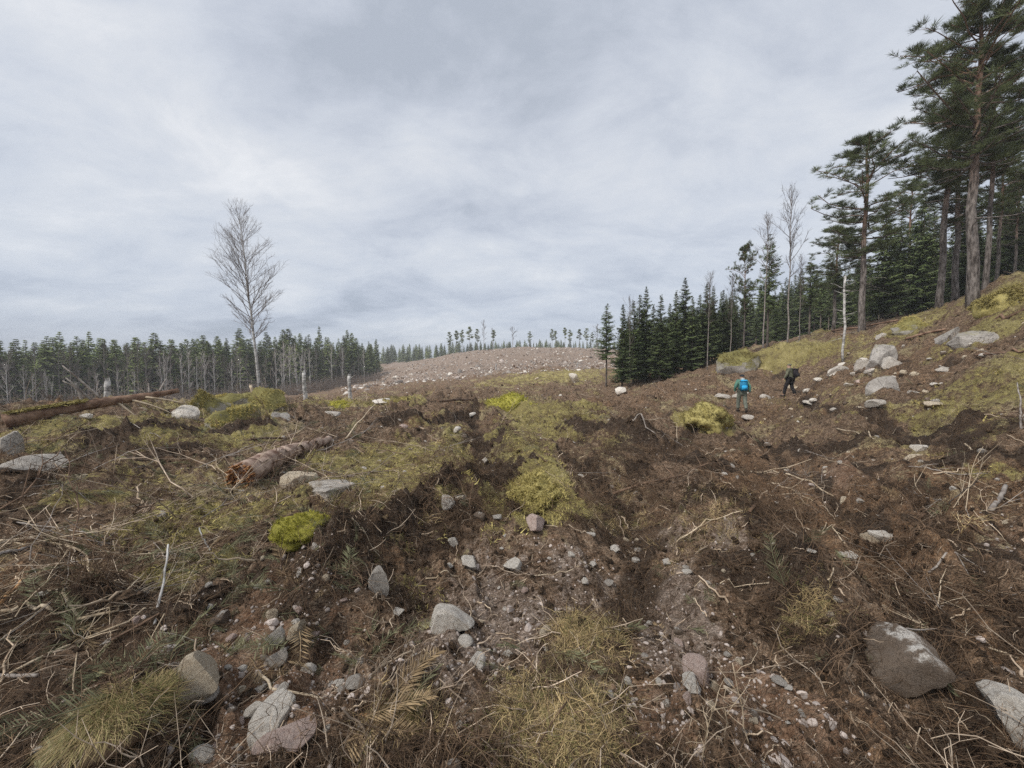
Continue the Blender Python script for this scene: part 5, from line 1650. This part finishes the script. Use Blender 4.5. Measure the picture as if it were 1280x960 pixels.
bp, bg_, bb, bo = (M[k] for k in ('branch_pale', 'branch_grey', 'branch_brown', 'branch_orange'))
LIMBS = [
    ([(-12, 783), (75, 779)], .013, .010, bp, 'straight pale peeled stick entering at the edge above the grass clump', 0),
    ([(12, 848), (110, 803), (190, 772), (236, 742)], .008, .004, bp, 'long thin pale branch sweeping up toward the upright white stick', 2),
    ([(60, 745), (78, 765), (100, 778)], .010, .007, bp, 'short pale crooked stick whose tip meets a longer curved one', 0),
    ([(98, 779), (150, 772), (186, 742)], .010, .006, bp, 'pale curved branch lying under the long thin one', 3),
    ([(82, 686), (108, 692), (122, 748)], .009, .004, bp, 'pale branch bent like a hook over the dark soil', 1),
    ([(-10, 693), (84, 685)], .008, .006, bp, 'pale stick pointing toward the hook-shaped branch', 1),
    ([(-8, 770), (32, 729)], .013, .009, bo, 'orange freshly split stick at the edge of the slash', 0),
    ([(194, 792), (203, 760, .1), (212, 724, .22)], .008, .006, M['birch'], 'upright white stick leaning over the long thin branch', 0),
    ([(-10, 850), (48, 848)], .010, .009, bg_, 'grey stick at the edge below the straight pale one', 0),
    ([(62, 905), (110, 877), (172, 858)], .010, .006, bb, 'brown root with splayed ends above the grass clump', 4),
    ([(78, 960), (88, 880), (97, 828)], .005, .003, bp, 'thin pale root running up across the splayed brown one', 2),
    ([(140, 815), (200, 783)], .010, .006, bb, 'dark brown root lying on the pale stone', 1),
    ([(263, 692), (248, 672)], .007, .005, M['birch'], 'short white stub in the dark soil above the heather tufts', 0),
    ([(120, 705), (230, 692), (352, 658)], .006, .003, bp, 'long thin pale branch across the green sprigs', 3),
    ([(208, 640), (290, 603)], .006, .004, bp, 'thin yellowish stick that ends at the broken log', 0),
    ([(250, 660), (300, 625), (325, 612)], .006, .003, bg_, 'bundle of grey twigs below the end of the broken log', 5),
    ([(10, 760), (30, 718)], .005, .003, bp, 'thin pale stick crossing the orange split one', 0),
    ([(150, 745), (230, 735), (285, 722)], .005, .003, bg_, 'thin grey branch in front of the heather tufts', 3),
    ([(20, 660), (140, 672), (190, 668)], .006, .004, bg_, 'grey branch behind the splintered slabs', 3),
    ([(100, 655), (150, 640), (215, 635)], .006, .003, bg_, 'grey branch in the slash below the broken log', 3),
    ([(30, 630), (120, 637)], .006, .003, bg_, 'grey branch under the whitish rock slab', 2),
    ([(62, 590), (150, 562)], .008, .004, bg_, 'grey branch lying beyond the whitish rock slab', 3),
    ([(120, 545), (210, 560)], .010, .005, bg_, 'grey branch in the slash below the long log', 3),
    ([(160, 575), (250, 555)], .010, .005, bb, 'brown branch lying across the dark hollow below the long log', 3),
    ([(447, 968), (470, 925, .03), (498, 876, .07)], .004, .0025, bp, 'pale dry stalk rising from the bottom of the view', 2),
    ([(323, 845), (340, 882)], .008, .006, bp, 'peeled root stub among the small pale stones', 0),
    ([(341, 882), (404, 884)], .006, .005, bp, 'knobbly pale root beside the peeled root stub', 1),
    ([(640, 738), (690, 722), (745, 716)], .005, .003, bp, 'thin pale root lying across the trail', 1),
    ([(532, 732), (575, 728)], .006, .004, bp, 'short pale root beside the pale broken stone', 0),
    ([(440, 665), (478, 705)], .006, .003, bp, 'thin pinkish root dangling over the peat bank', 1),
    ([(728, 616), (672, 583, .12)], .012, .009, bb, 'dark stick leaning on the yellow moss hummock', 0),
    ([(765, 628), (800, 612), (850, 606), (905, 588)], .016, .006, bb, 'long dark root winding over the bank past the moss hummock', 3),
    ([(846, 688), (880, 668), (928, 652)], .008, .005, bp, 'pale bent branch before the dark root mound', 2),
    ([(862, 664), (856, 632, .08)], .007, .004, bp, 'pale upright twig above the bent pale branch', 0),
    ([(936, 660), (985, 674), (1032, 692)], .015, .010, bb, 'thick brown branch across the top of the dark root mound', 2),
    ([(1005, 668), (1056, 690)], .009, .006, bp, 'pale branch beside the thick brown one', 3),
    ([(938, 592), (985, 602), (1042, 624)], .020, .010, bp, 'long pale sloping pole in the churned mud', 1),
    ([(965, 608), (1016, 630)], .014, .008, bp, 'shorter pale pole lying just below the long sloping one', 1),
    ([(868, 752), (920, 742), (962, 744)], .004, .003, bp, 'thin pale curved root at the foot of the root mound', 1),
    ([(1046, 542), (1092, 554)], .020, .014, bp, 'pale pole in the mud below the slope boulders', 0),
    ([(1238, 646), (1256, 630, .05)], .022, .018, bg_, 'short pale grey billet at the side of the brown slope', 0),
    ([(1240, 628), (1285, 646)], .008, .006, bp, 'pale stick running past the grey billet', 0),
    ([(1148, 660), (1190, 668), (1250, 682)], .012, .006, bb, 'dark twisted branch on the brown slope', 2),
    ([(1160, 722), (1225, 748), (1290, 772)], .007, .004, bg_, 'long grey branch along the furrows', 3),
    ([(1228, 808), (1285, 832)], .007, .005, bp, 'pale stick on the near brown slope', 1),
    ([(1034, 744), (1060, 712)], .005, .003, bp, 'thin pale twig below the two tan stones', 0),
    ([(660, 962), (700, 905, .05), (740, 848, .05)], .005, .003, bb, 'dark twig lying over the dry grass', 2),
    ([(313, 554), (358, 552)], .030, .024, bb, 'short brown log behind the broken log', 0),
    ([(548, 507), (592, 502)], .07, .055, bb, 'brown log near the brink beyond the moss patches', 0),
    ([(655, 499), (682, 497)], .045, .04, bg_, 'pale short log behind the bright green hummock', 0),
    ([(432, 552), (470, 530, .45)], .016, .009, bp, 'thin pale pole leaning up out of the slash', 0),
    ([(365, 566), (420, 545), (478, 528)], .012, .005, bb, 'brown branch in the brush behind the broken log', 6),
    ([(380, 575), (440, 552), (470, 542)], .010, .005, bg_, 'grey branch in the brush behind the broken log', 6),
    ([(350, 560), (400, 540), (430, 536)], .010, .004, bb, 'thin brown branch in the upper brush behind the broken log', 5),
    ([(805, 528), (848, 545, .25), (846, 560)], .012, .006, bp, 'pale root arching over the bank beyond the trail', 0),
    ([(790, 530), (818, 552)], .018, .010, bg_, 'grey stick sloping down the bank beyond the trail', 0),
    ([(1205, 563), (1225, 580)], .012, .006, bp, 'pale short stick before the mud bank', 0),
    ([(1135, 590), (1200, 600), (1235, 594)], .009, .004, bg_, 'grey forked branch in the mud under the mossy slope', 3),
    ([(1276, 545), (1270, 508, .35)], .014, .008, bg_, 'grey broken stem standing at the side of the slope', 1),
    ([(1100, 800), (1180, 808)], .005, .003, bg_, 'thin grey twig on the slope behind the caked boulder', 2),
    ([(1180, 640), (1130, 622)], .008, .005, bg_, 'grey stick beyond the dark twisted branch', 1),
    ([(690, 700), (650, 706), (610, 735)], .004, .003, bb, 'thin dark root looping round the pale triangular stone', 1),
]
for L_ in LIMBS:
    limb(L_[0], L_[1], L_[2], L_[3], L_[4], forks=L_[5])
for q, (a, b, r_, lab) in enumerate([((-8, 688), (58, 680), .022, 'broad splintered slab lying at the edge of the slash'), ((-8, 712), (46, 684), .018, 'darker splintered slab under the broad one'), ((22, 694), (62, 676), .012, 'narrow splinter on top of the broad slab')]):
    limb([a, b], r_, r_ * .6, (bp, bg_, bo)[q], lab, 'wood_slab', 'wood slab', 5, .01)
for (a, b, r_, lab) in [((1040, 415), (1122, 404), .07, 'fallen trunk on the ridge behind the white snag'), ((1132, 430), (1182, 416), .06, 'fallen thin trunk above the boulder heap'), ((1240, 404), (1292, 388), .05, 'fallen dark trunk on the moss at the ridge end'), ((1218, 455), (1292, 444), .035, 'thin fallen stem on the brown slope below the mossy shelf')]:
    limb([a, b], r_, r_ * .75, M['log_old'], lab, 'fallen_tree', 'log', 7, .015)


def log_thing(name, label, a, b, r0, r1, bark, yaw=0):
    A, B = np.array(a), np.array(b)
    L = np.linalg.norm(B - A)
    t = thing(name, label, 'log', tuple(A))
    v = Vector(B - A)
    t.rotation_euler = v.to_track_quat('X', 'Z').to_euler()
    n = 26
    x_ = np.linspace(0, L, n)
    P = np.stack([x_, .03 * L * np.sin(x_ / L * 3) * .3, .012 * L * np.sin(x_ / L * 5)], 1)
    mb = MB()
    mb.tube(P, np.linspace(r0, r1, n) * rng.uniform(.95, 1.06, n), 14, cap=True, jit=.05)
    mb.build('bark', bark, t)
    return t, P, L


# the log with the torn butt
A, B = gp(303, 612, .13), gp(412, 556, .14)
t, P, L = log_thing('fallen_log', 'fallen trunk with a torn reddish butt and flaking bark', A, B, .175, .075, M['log_bark'])
mb = MB()
for q in range(120):
    a, rr_ = rnd.uniform(0, 6.28), .165 * math.sqrt(rnd.random())
    l = rnd.uniform(.0, .06) + (.10 * rnd.random() if rr_ > .11 else 0)
    mb.tube([[.03, rr_ * math.cos(a), rr_ * math.sin(a)], [-l * .5, rr_ * math.cos(a) * 1.02, rr_ * math.sin(a)], [-l, rr_ * math.cos(a) * 1.05, rr_ * math.sin(a) * 1.03]], [.017, .012, .003], 4)
mb.build('torn_end', M['log_wood'], t)
for q in range(9):
    f = rnd.uniform(.05, .9)
    c = np.array([f * L, 0, 0])
    a = rnd.uniform(-.6, 3.6)
    d = np.array([.35, math.cos(a), math.sin(a)]) * rnd.uniform(.2, .5)
    sb = MB()
    sb.tube(c + np.outer(np.linspace(.15, 1, 5), d) + np.cumsum(rng.normal(0, .01, (5, 3)), 0), np.linspace(.014, .005, 5), 5)
    sb.build('branch_stub', bp if q % 2 else bb, t)
for q in range(10):
    f, a = rnd.uniform(.05, .85), rnd.uniform(.2, 2.9)
    rr_ = (.185 - .08 * f) * 1.03
    fl = MB()
    an = np.linspace(a - .5, a + .5, 5)
    x0 = f * L
    ln = rnd.uniform(.08, .25)
    V = [[x0 + ln * e_, rr_ * (1 + .08 * e_) * math.cos(w), rr_ * (1 + .08 * e_) * math.sin(w)] for e_ in (0, 1) for w in an]
    fl.add(V, [[k, k + 1, k + 6, k + 5] for k in range(4)])
    fl.build('bark_flake', M['log_bark'], t)

# the long mossy log
A, B = gp(6, 536, .12), gp(224, 522, .62)
t, P, L = log_thing('fallen_log', 'long dark fallen log with moss on its thick end and bare crooked branches', A, B, .165, .06, M['log_old'])
mb = MB()
k_ = 1800
f_ = rng.uniform(.02, .42, k_)
c_ = np.stack([f_ * L, rng.normal(0, .07, k_), .15 - .07 * f_ + rng.uniform(0, .05, k_)], 1)
d_ = rng.normal(0, 1, (k_, 3)) * [.04, .04, .02]
mb.kites(c_ - d_, c_ + d_, .03, rng.normal(0, 1, (k_, 3)))
mb.build('moss_cover', M['moss_tuft'], t)
for f, dx, dz, ln, cr in [(.40, -.25, .9, .75, .3), (.47, -.5, .75, .8, .2), (.52, -.45, .95, 1.1, .05), (.25, .2, -.8, .45, .1), (.14, .1, -.7, .4, 0), (.66, .5, -.5, .9, .2), (.74, .6, -.35, .9, .2), (.58, .35, -.7, .6, 0), (.86, .3, .4, .4, 0), (.80, .1, .6, .3, 0)]:
    d = np.array([dx, -.45 if dz < 0 else .1, dz])
    W = np.array([f * L, 0, 0]) + np.outer(np.linspace(.1, 1, 6), d / np.linalg.norm(d)) * ln
    W[:, 0] += cr * np.sin(np.linspace(0, 2.4, 6)) * ln * .5
    sb = MB()
    sb.tube(W, np.linspace(.032, .012, 6), 5)
    sb.build('branch', bg_ if dz > 0 else bp, t)


def snag(px, py, top, Y, wpx, mat, label, lean=0.0, twigs=0, name='broken_snag'):
    x_ = on_depth(px, Y)
    z_ = gz(x_, Y) - .1
    h = z_of(top, Y) - z_
    t = thing(name, label, 'snag', (x_, Y, z_))
    r_ = wpx / F * Y / 2
    n = 8
    f = np.linspace(0, 1, n)
    P = np.stack([lean * h * f + np.cumsum(rng.normal(0, .008, n)) * h, np.cumsum(rng.normal(0, .008, n)) * h, h * f], 1)
    mb = MB()
    mb.tube(P, r_ * (1.1 - .25 * f), 8, jit=.06)
    mb.build('trunk', mat, t)
    sp = MB()
    for q in range(5):
        a = rnd.uniform(0, 6.28)
        o_ = P[-1] + np.array([math.cos(a), math.sin(a), 0]) * r_ * .5
        sp.tube([o_ - [0, 0, .05], o_ + [0, 0, r_ * rnd.uniform(.4, 1.6)]], [r_ * .32, r_ * .06], 5)
    sp.build('splintered_top', mat, t)
    for q in range(twigs):
        fz = rnd.uniform(.25, .98)
        o_ = np.array([np.interp(fz, f, P[:, c]) for c in range(3)])
        a = rnd.uniform(0, 6.28)
        d = np.array([math.cos(a), math.sin(a), rnd.uniform(-.3, .6)]) * rnd.uniform(.15, .7)
        sb = MB()
        sb.tube(o_ + np.outer(np.linspace(0, 1, 4), d) + np.cumsum(rng.normal(0, .02, (4, 3)), 0), np.linspace(r_ * .22 + .004, .003, 4), 4)
        sb.build('twig', mat, t)
    return t


snag(133, 512, 477, 14.5, 7, M['birch'], 'short white birch stump standing behind the long mossy log', .02)
snag(381, 512, 466, 22, 5, M['birch'], 'broken white snag between the outcrop and the moss cushion', -.02, 3)
snag(438, 500, 470, 26, 4.5, M['birch'], 'shorter broken snag behind the bright green moss cushion', -.02, 1)
snag(320, 512, 482, 15.5, 4, bp, 'pale stake leaning on the mossy outcrop', -.25)
snag(1053, 446, 346, 19, 2.6, M['birch'], 'thin white snag with short dead twigs standing on the near ridge', .0, 26)
snag(840 - 118, 470, 452, 60, 1.4, M['birch'], 'tiny pale stem standing alone on the far rise', 0, 0)
snag(620, 470, 455, 62, 1.6, M['birch'], 'thin pale stem at the foot of the stony hill', 0, 0)

# the shaggy clump of grass
x0, y0 = at(172, 908)
x0, y0 = at(150, 915)
t = thing('grass_clump', 'shaggy greenish grass clump torn up beside the rounded tan stone', 'grass clump', (x0, y0, gz(x0, y0)))
cm = rock_mesh('turf', M['fibre'], 777, 3, 0, .5, (.11, .15, .075))
obj('turf', cm, t, (0, .02, -.03), (0, 0, -.5))
mb = MB()
for q in range(3200):
    a, u = rnd.uniform(0, 6.28), math.sqrt(rnd.random())
    o_ = np.array([.15 * u * math.cos(a) , .19 * u * math.sin(a), .09 * math.sqrt(max(0, 1 - u * u))])
    c_, s_ = math.cos(-.5), math.sin(-.5)
    o_ = np.array([o_[0] * c_ - o_[1] * s_, o_[0] * s_ + o_[1] * c_ + .02, o_[2]])
    d = np.array([math.cos(a) * u + rnd.gauss(-.2, .75), math.sin(a) * u + rnd.gauss(-.15, .75), rnd.uniform(.2, 1)])
    d /= np.linalg.norm(d)
    L_ = rnd.uniform(.04, .11)
    P = [o_]
    for k in range(4):
        P.append(P[-1] + d * L_ / 4)
        d = d + np.array([rnd.gauss(-.1, .25), rnd.gauss(-.05, .25), -.42])
        d /= np.linalg.norm(d)
    P = np.array(P)
    sd = np.array([-math.sin(a), math.cos(a), .2]) * .0011
    w = np.linspace(1, .2, 5)[:, None]
    mb.add(np.concatenate([P - sd * w, P + sd * w]), [[k, k + 1, k + 6, k + 5] for k in range(4)], None, q % 2)
mb.build('blades', [M['grass_green'], M['hay']], t)

# dry upright stalks
for (px, py, h, lab, nb) in [(874, 962, .34, 'tallest of the dry branching stalks at the bottom of the view', 9), (936, 962, .36, 'dry stalk beside the tallest one, thinner and leaning', 7), (905, 950, .20, 'short dry stalk between the two taller ones', 5)]:
    x0, y0 = at(px, py)
    t = thing('dry_stalk', lab, 'dry stalk', (x0, y0, gz(x0, y0) - .01), rnd.uniform(0, 6))
    P = np.stack([np.linspace(0, .03, 8) + rng.normal(0, .004, 8), np.linspace(0, .06, 8), np.linspace(0, h, 8)], 1)
    mb = MB()
    mb.tube(P, np.linspace(.0032, .0016, 8), 5)
    mb.build('stem', bp, t)
    for q in range(nb):
        k = rnd.randrange(2, 7)
        a = rnd.uniform(0, 6.28)
        d = np.array([math.cos(a) * .8, math.sin(a) * .8, rnd.uniform(.1, .9)]) * rnd.uniform(.06, .16)
        sb = MB()
        W = P[k] + np.outer(np.linspace(0, 1, 5), d) + np.cumsum(rng.normal(0, .005, (5, 3)), 0)
        sb.tube(W, np.linspace(.0018, .0008, 5), 4)
        sb.tube([W[3], W[3] + rng.normal(0, .03, 3)], [.0012, .0006], 3)
        sb.build('side_stem', bp, t)
# a cone and a dead fir frond
for (px, py, rz_, lab) in [(458, 938, .3, 'dead brown spruce frond lying before the gravel'), (492, 905, .9, 'dead brown frond lying on the grey soil above the other'), (430, 960, 0.0, 'dead brown frond at the bottom edge beside the pale stalk')]:
    x0, y0 = at(px, py)
    o = tag(obj('dead_frond', spray_mesh('dead_frond', M['brown_sprig'], .24, 120, .006), None, (x0, y0, gz(x0, y0) + .03), (0, -.1, rz_), 1.2), lab, 'frond')
x0, y0 = at(450, 911)
mb = MB()
for q in range(9):
    for k in range(8):
        a = k * .785 + q * .39
        w = .011 * math.sin(math.pi * (q + 1.2) / 11)
        o_ = np.array([q * .0085, w * math.cos(a), w * math.sin(a)])
        mb.kites([o_ * [1, .4, .4] - [.004, 0, 0]], [o_ + [.012, 0, 0]], .008, [[0, -math.sin(a), math.cos(a)]])
mb.tube([[0, 0, 0], [.04, 0, 0], [.085, 0, 0]], [.005, .009, .002], 6)
tag(mb.build('spruce_cone', M['branch_orange'], None), 'reddish brown spruce cone on the dark soil', 'cone').location = (x0, y0, gz(x0, y0) + .012)


# ------------------------------------------------------------------ the two walkers
def cloth(name, c0, c1, scale=14, rough=.8):
    return simple(name, c0, c1, scale, rough, vary=.0)


def skin(name, verts, edges, radii, mat, parent, sub=2):
    me = bpy.data.meshes.new(name)
    me.from_pydata([tuple(v) for v in verts], edges, [])
    o = obj(name, me, parent)
    o.modifiers.new('skin', 'SKIN').use_smooth_shade = True
    for v, r_ in zip(me.skin_vertices[0].data, radii):
        v.radius = (r_, r_) if not isinstance(r_, tuple) else r_
    me.skin_vertices[0].data[0].use_root = True
    sd = o.modifiers.new('smooth', 'SUBSURF')
    sd.levels = sd.render_levels = sub
    me.materials.append(mat)
    return o


def walker(label, loc, rz, H, jacket, trousers, cap, arms, stride, pack_cb=None, hood=None):
    t = thing('person', label, 'person', loc, rz)
    k = H / 1.75
    sk = cloth('skin', (.42, .27, .20), (.5, .33, .25))
    hipz, shz = .93, 1.44
    fx, bx_ = stride
    J = {'pel': (0, 0, .95), 'waist': (0, .02, 1.08), 'chest': (0, .04, 1.30), 'neck': (0, .05, 1.47), 'chin': (0, .08, 1.545), 'skull': (0, .07, 1.63), 'top': (0, .05, 1.70), 'nose': (0, .165, 1.60),
         'hl': (-.10, 0, .91), 'hr': (.10, 0, .91), 'kl': (-.11, fx * .5 + .05, .50), 'kr': (.11, bx_ * .4 + .05, .50), 'al': (-.11, fx, .09), 'ar': (.11, bx_, .13 if bx_ < 0 else .09),
         'tl': (-.12, fx + .17, .04), 'tr': (.12, bx_ + .15, .03), 'sl': (-.19, .03, 1.41), 'sr': (.19, .03, 1.41), 'el': arms[0], 'wl': arms[1], 'er': arms[2], 'wr': arms[3]}
    names = list(J)
    V = [np.array(J[n_]) * k for n_ in names]
    ix = {n_: q for q, n_ in enumerate(names)}
    E = [(ix[a], ix[b]) for a, b in (('pel', 'waist'), ('waist', 'chest'), ('chest', 'neck'), ('neck', 'chin'), ('chin', 'skull'), ('skull', 'top'), ('chin', 'nose'), ('pel', 'hl'), ('pel', 'hr'), ('hl', 'kl'), ('hr', 'kr'), ('kl', 'al'), ('kr', 'ar'),
                                     ('al', 'tl'), ('ar', 'tr'), ('chest', 'sl'), ('chest', 'sr'), ('sl', 'el'), ('sr', 'er'), ('el', 'wl'), ('er', 'wr'))]
    rad_ = {'pel': .135, 'waist': .12, 'chest': .14, 'neck': .052, 'chin': .065, 'skull': .088, 'top': .06, 'nose': .012, 'hl': .085, 'hr': .085, 'kl': .055, 'kr': .055, 'al': .036, 'ar': .036, 'tl': .03, 'tr': .03,
            'sl': .055, 'sr': .055, 'el': .04, 'er': .04, 'wl': .027, 'wr': .027}
    Rr = [rad_[n_] * k for n_ in names]
    for s, w, e_ in ((-1, 'wl', 'el'), (1, 'wr', 'er')):
        W, Ee = np.array(J[w]), np.array(J[e_])
        d = (W - Ee) / np.linalg.norm(W - Ee)
        pm = len(V)
        V.append((W + d * .055) * k)
        Rr.append(.028 * k)
        E.append((ix[w], pm))
        for q, (off, ln) in enumerate(((-.026, .062), (-.009, .075), (.009, .07), (.025, .055))):
            b0 = W + d * .095 + np.array([0, off, 0])
            b1, b2 = b0 + d * ln * .5, b0 + d * ln + np.array([-s * .022, .004, 0])
            i0 = len(V)
            V += [b0 * k, b1 * k, b2 * k]
            Rr += [.0095 * k, .009 * k, .007 * k]
            E += [(pm, i0), (i0, i0 + 1), (i0 + 1, i0 + 2)]
        i0 = len(V)
        th_b = W + d * .035 + np.array([-s * .02, .03, 0])
        V += [th_b * k, (th_b + d * .04 + np.array([0, .018, 0])) * k]
        Rr += [.010 * k, .008 * k]
        E += [(pm, i0), (i0, i0 + 1)]
    skin('body', V, E, Rr, sk, t)
    # clothes follow the body
    nm = ['pel', 'waist', 'chest', 'neck', 'sl', 'el', 'wl', 'sr', 'er', 'wr']
    ed = [(0, 1), (1, 2), (2, 3), (2, 4), (4, 5), (5, 6), (2, 7), (7, 8), (8, 9)]
    cv = [np.array(J[n_]) * k for n_ in nm]
    cv[0] = cv[0] - np.array([0, 0, .09 * k])
    skin('jacket', cv, ed, [r_ * k for r_ in (.195, .17, .185, .075, .095, .068, .048, .095, .068, .048)], jacket, t)
    nm = ['pel', 'hl', 'kl', 'al', 'hr', 'kr', 'ar']
    skin('trousers', [np.array(J[n_]) * k + np.array([0, 0, .03 * k if n_[0] == 'a' else 0]) for n_ in nm], [(0, 1), (1, 2), (2, 3), (0, 4), (4, 5), (5, 6)], [r_ * k for r_ in (.16, .12, .088, .075, .12, .088, .075)], trousers, t)
    bt = cloth('boots', (.03, .025, .02), (.07, .055, .045))
    for s in 'lr':
        a, b = np.array(J['a' + s]), np.array(J['t' + s])
        skin('boot', [(a + [0, -.03, .06]) * k, (a + [0, -.03, -.04]) * k, (b - [0, .02, 0]) * k, b * k + np.array([0, .03, 0])], [(0, 1), (1, 2), (2, 3)], [.062 * k, .055 * k, .05 * k, .04 * k], bt, t)
    skin('cap', [np.array((0, .045, 1.615)) * k, np.array((0, .05, 1.66)) * k, np.array((0, .045, 1.72)) * k], [(0, 1), (1, 2)], [.100 * k, .112 * k, .075 * k], cap, t)
    if hood is not None:
        skin('hood', [np.array((0, -.02, 1.43)) * k, np.array((0, -.05, 1.50)) * k, np.array((0, -.03, 1.55)) * k], [(0, 1), (1, 2)], [.10 * k, .11 * k, .07 * k], hood, t)
    return t


def box_pack(label, loc, rz, dims, mat, strapm, lid):
    t = thing('backpack', label, 'backpack', loc, rz)
    w, d, h = dims

    def soft(nm, c, s, m, lv=3):
        me = bpy.data.meshes.new(nm)
        bm = bmesh.new()
        bmesh.ops.create_cube(bm, size=1.0)
        for v in bm.verts:
            v.co = Vector((v.co.x * s[0] * (1 if v.co.z < 0 else .86), v.co.y * s[1] * (1 if v.co.z < 0 else .8), v.co.z * s[2]))
        bmesh.ops.bevel(bm, geom=bm.edges[:], offset=min(s) * .28, segments=3, affect='EDGES')
        for f in bm.faces:
            f.smooth = True
        bm.to_mesh(me)
        bm.free()
        me.materials.append(m)
        return obj(nm, me, t, c)
    soft('bag', (0, 0, 0), (w, d, h), mat)
    soft('front_pocket', (0, -d * .58, -h * .18), (w * .72, d * .4, h * .45), lid)
    soft('lid', (0, -.01, h * .49), (w * .82, d * .95, h * .16), lid)
    for s in (-1, 1):
        mb_ = MB()
        mb_.tube([[s * w * .3, d * .4, h * .42], [s * w * .36, d * .5 + .10, h * .46], [s * w * .42, d * .5 + .25, h * .25], [s * w * .45, d * .5 + .20, -h * .15], [s * w * .42, d * .42, -h * .38]], .022, 6)
        mb_.build('shoulder_strap', strapm, t)
    return t


camo = cloth('green_jacket', (.05, .15, .14), (.14, .28, .20), 5)
X1, Y1 = at(927, 519)
Z1 = gz(X1, Y1)
H1 = float(np.clip((519 - 475) / F * Y1, 1.55, 1.95))
rz1 = -.25
walker('person walking away in a green and teal jacket, grey-green trousers and a dark cap', (X1, Y1, Z1), rz1, H1, camo, cloth('grey_trousers', (.10, .115, .09), (.20, .21, .17)), cloth('dark_cap', (.015, .02, .03), (.04, .045, .055)),
       ((-.29, -.02, 1.16), (-.27, .12, .93), (.29, -.06, 1.16), (.28, -.06, .90)), (.16, -.26), hood=cloth('pale_hood', (.30, .42, .44), (.45, .55, .56)))
kq = H1 / 1.75
off = Matrix.Rotation(rz1, 3, 'Z') @ Vector((0, -.205, 1.215)) * kq
box_pack('bright blue backpack on the back of the walker in green', (X1 + off.x, Y1 + off.y, Z1 + off.z), rz1, (.34 * kq, .20 * kq, .46 * kq), cloth('teal_pack', (.015, .16, .30), (.03, .24, .42)), cloth('strap', (.02, .05, .07), (.03, .07, .1)), cloth('blue_pocket', (.02, .36, .70), (.05, .46, .82)))
X2, Y2 = at(987, 501)
Z2 = gz(X2, Y2)
H2 = float(np.clip((506 - 469) / F * Y2, 1.55, 1.9))
rz2 = .5
walker('person in a mottled olive jacket and black trousers walking on the slope', (X2, Y2, Z2), rz2, H2, cloth('mottled_jacket', (.05, .055, .035), (.18, .18, .125), 9), cloth('black_trousers', (.012, .011, .012), (.03, .027, .028)), cloth('olive_cap', (.10, .10, .07), (.22, .21, .16), 9),
       ((-.28, .02, 1.16), (-.26, .16, .95), (.29, -.02, 1.15), (.26, .16, .98)), (.22, -.20))
kq = H2 / 1.75
off = Matrix.Rotation(rz2, 3, 'Z') @ Vector((.10, -.20, 1.22)) * kq
box_pack('dark rucksack carried by the walker in the mottled jacket', (X2 + off.x, Y2 + off.y, Z2 + off.z), rz2, (.32 * kq, .20 * kq, .44 * kq), cloth('dark_pack', (.015, .013, .016), (.04, .035, .04)), cloth('dark_strap', (.02, .02, .02), (.03, .03, .03)), cloth('dark_pocket', (.02, .018, .022), (.05, .045, .05)))


# ------------------------------------------------------------------ the damp air
hm = bpy.data.materials.new('haze')
hm.use_nodes = True
hm.node_tree.nodes.clear()
pv = hm.node_tree.nodes.new('ShaderNodeVolumePrincipled')
pv.inputs['Color'].default_value = (.88, .90, .93, 1)
pv.inputs['Density'].default_value = 0.0010
hm.node_tree.links.new(pv.outputs[0], hm.node_tree.nodes.new('ShaderNodeOutputMaterial').inputs['Volume'])
mb = MB()
zlo, zhi = -12.0, 32.0
E_ = 1700.0
mb.add([[sx * E_, sy * E_, z] for z in (zlo, zhi) for sx, sy in ((-1, -1), (1, -1), (1, 1), (-1, 1))],
       [[0, 3, 2, 1], [4, 5, 6, 7], [0, 1, 5, 4], [1, 2, 6, 5], [2, 3, 7, 6], [3, 0, 4, 7]])
kind(mb.build('haze', hm, None, False), 'stuff')
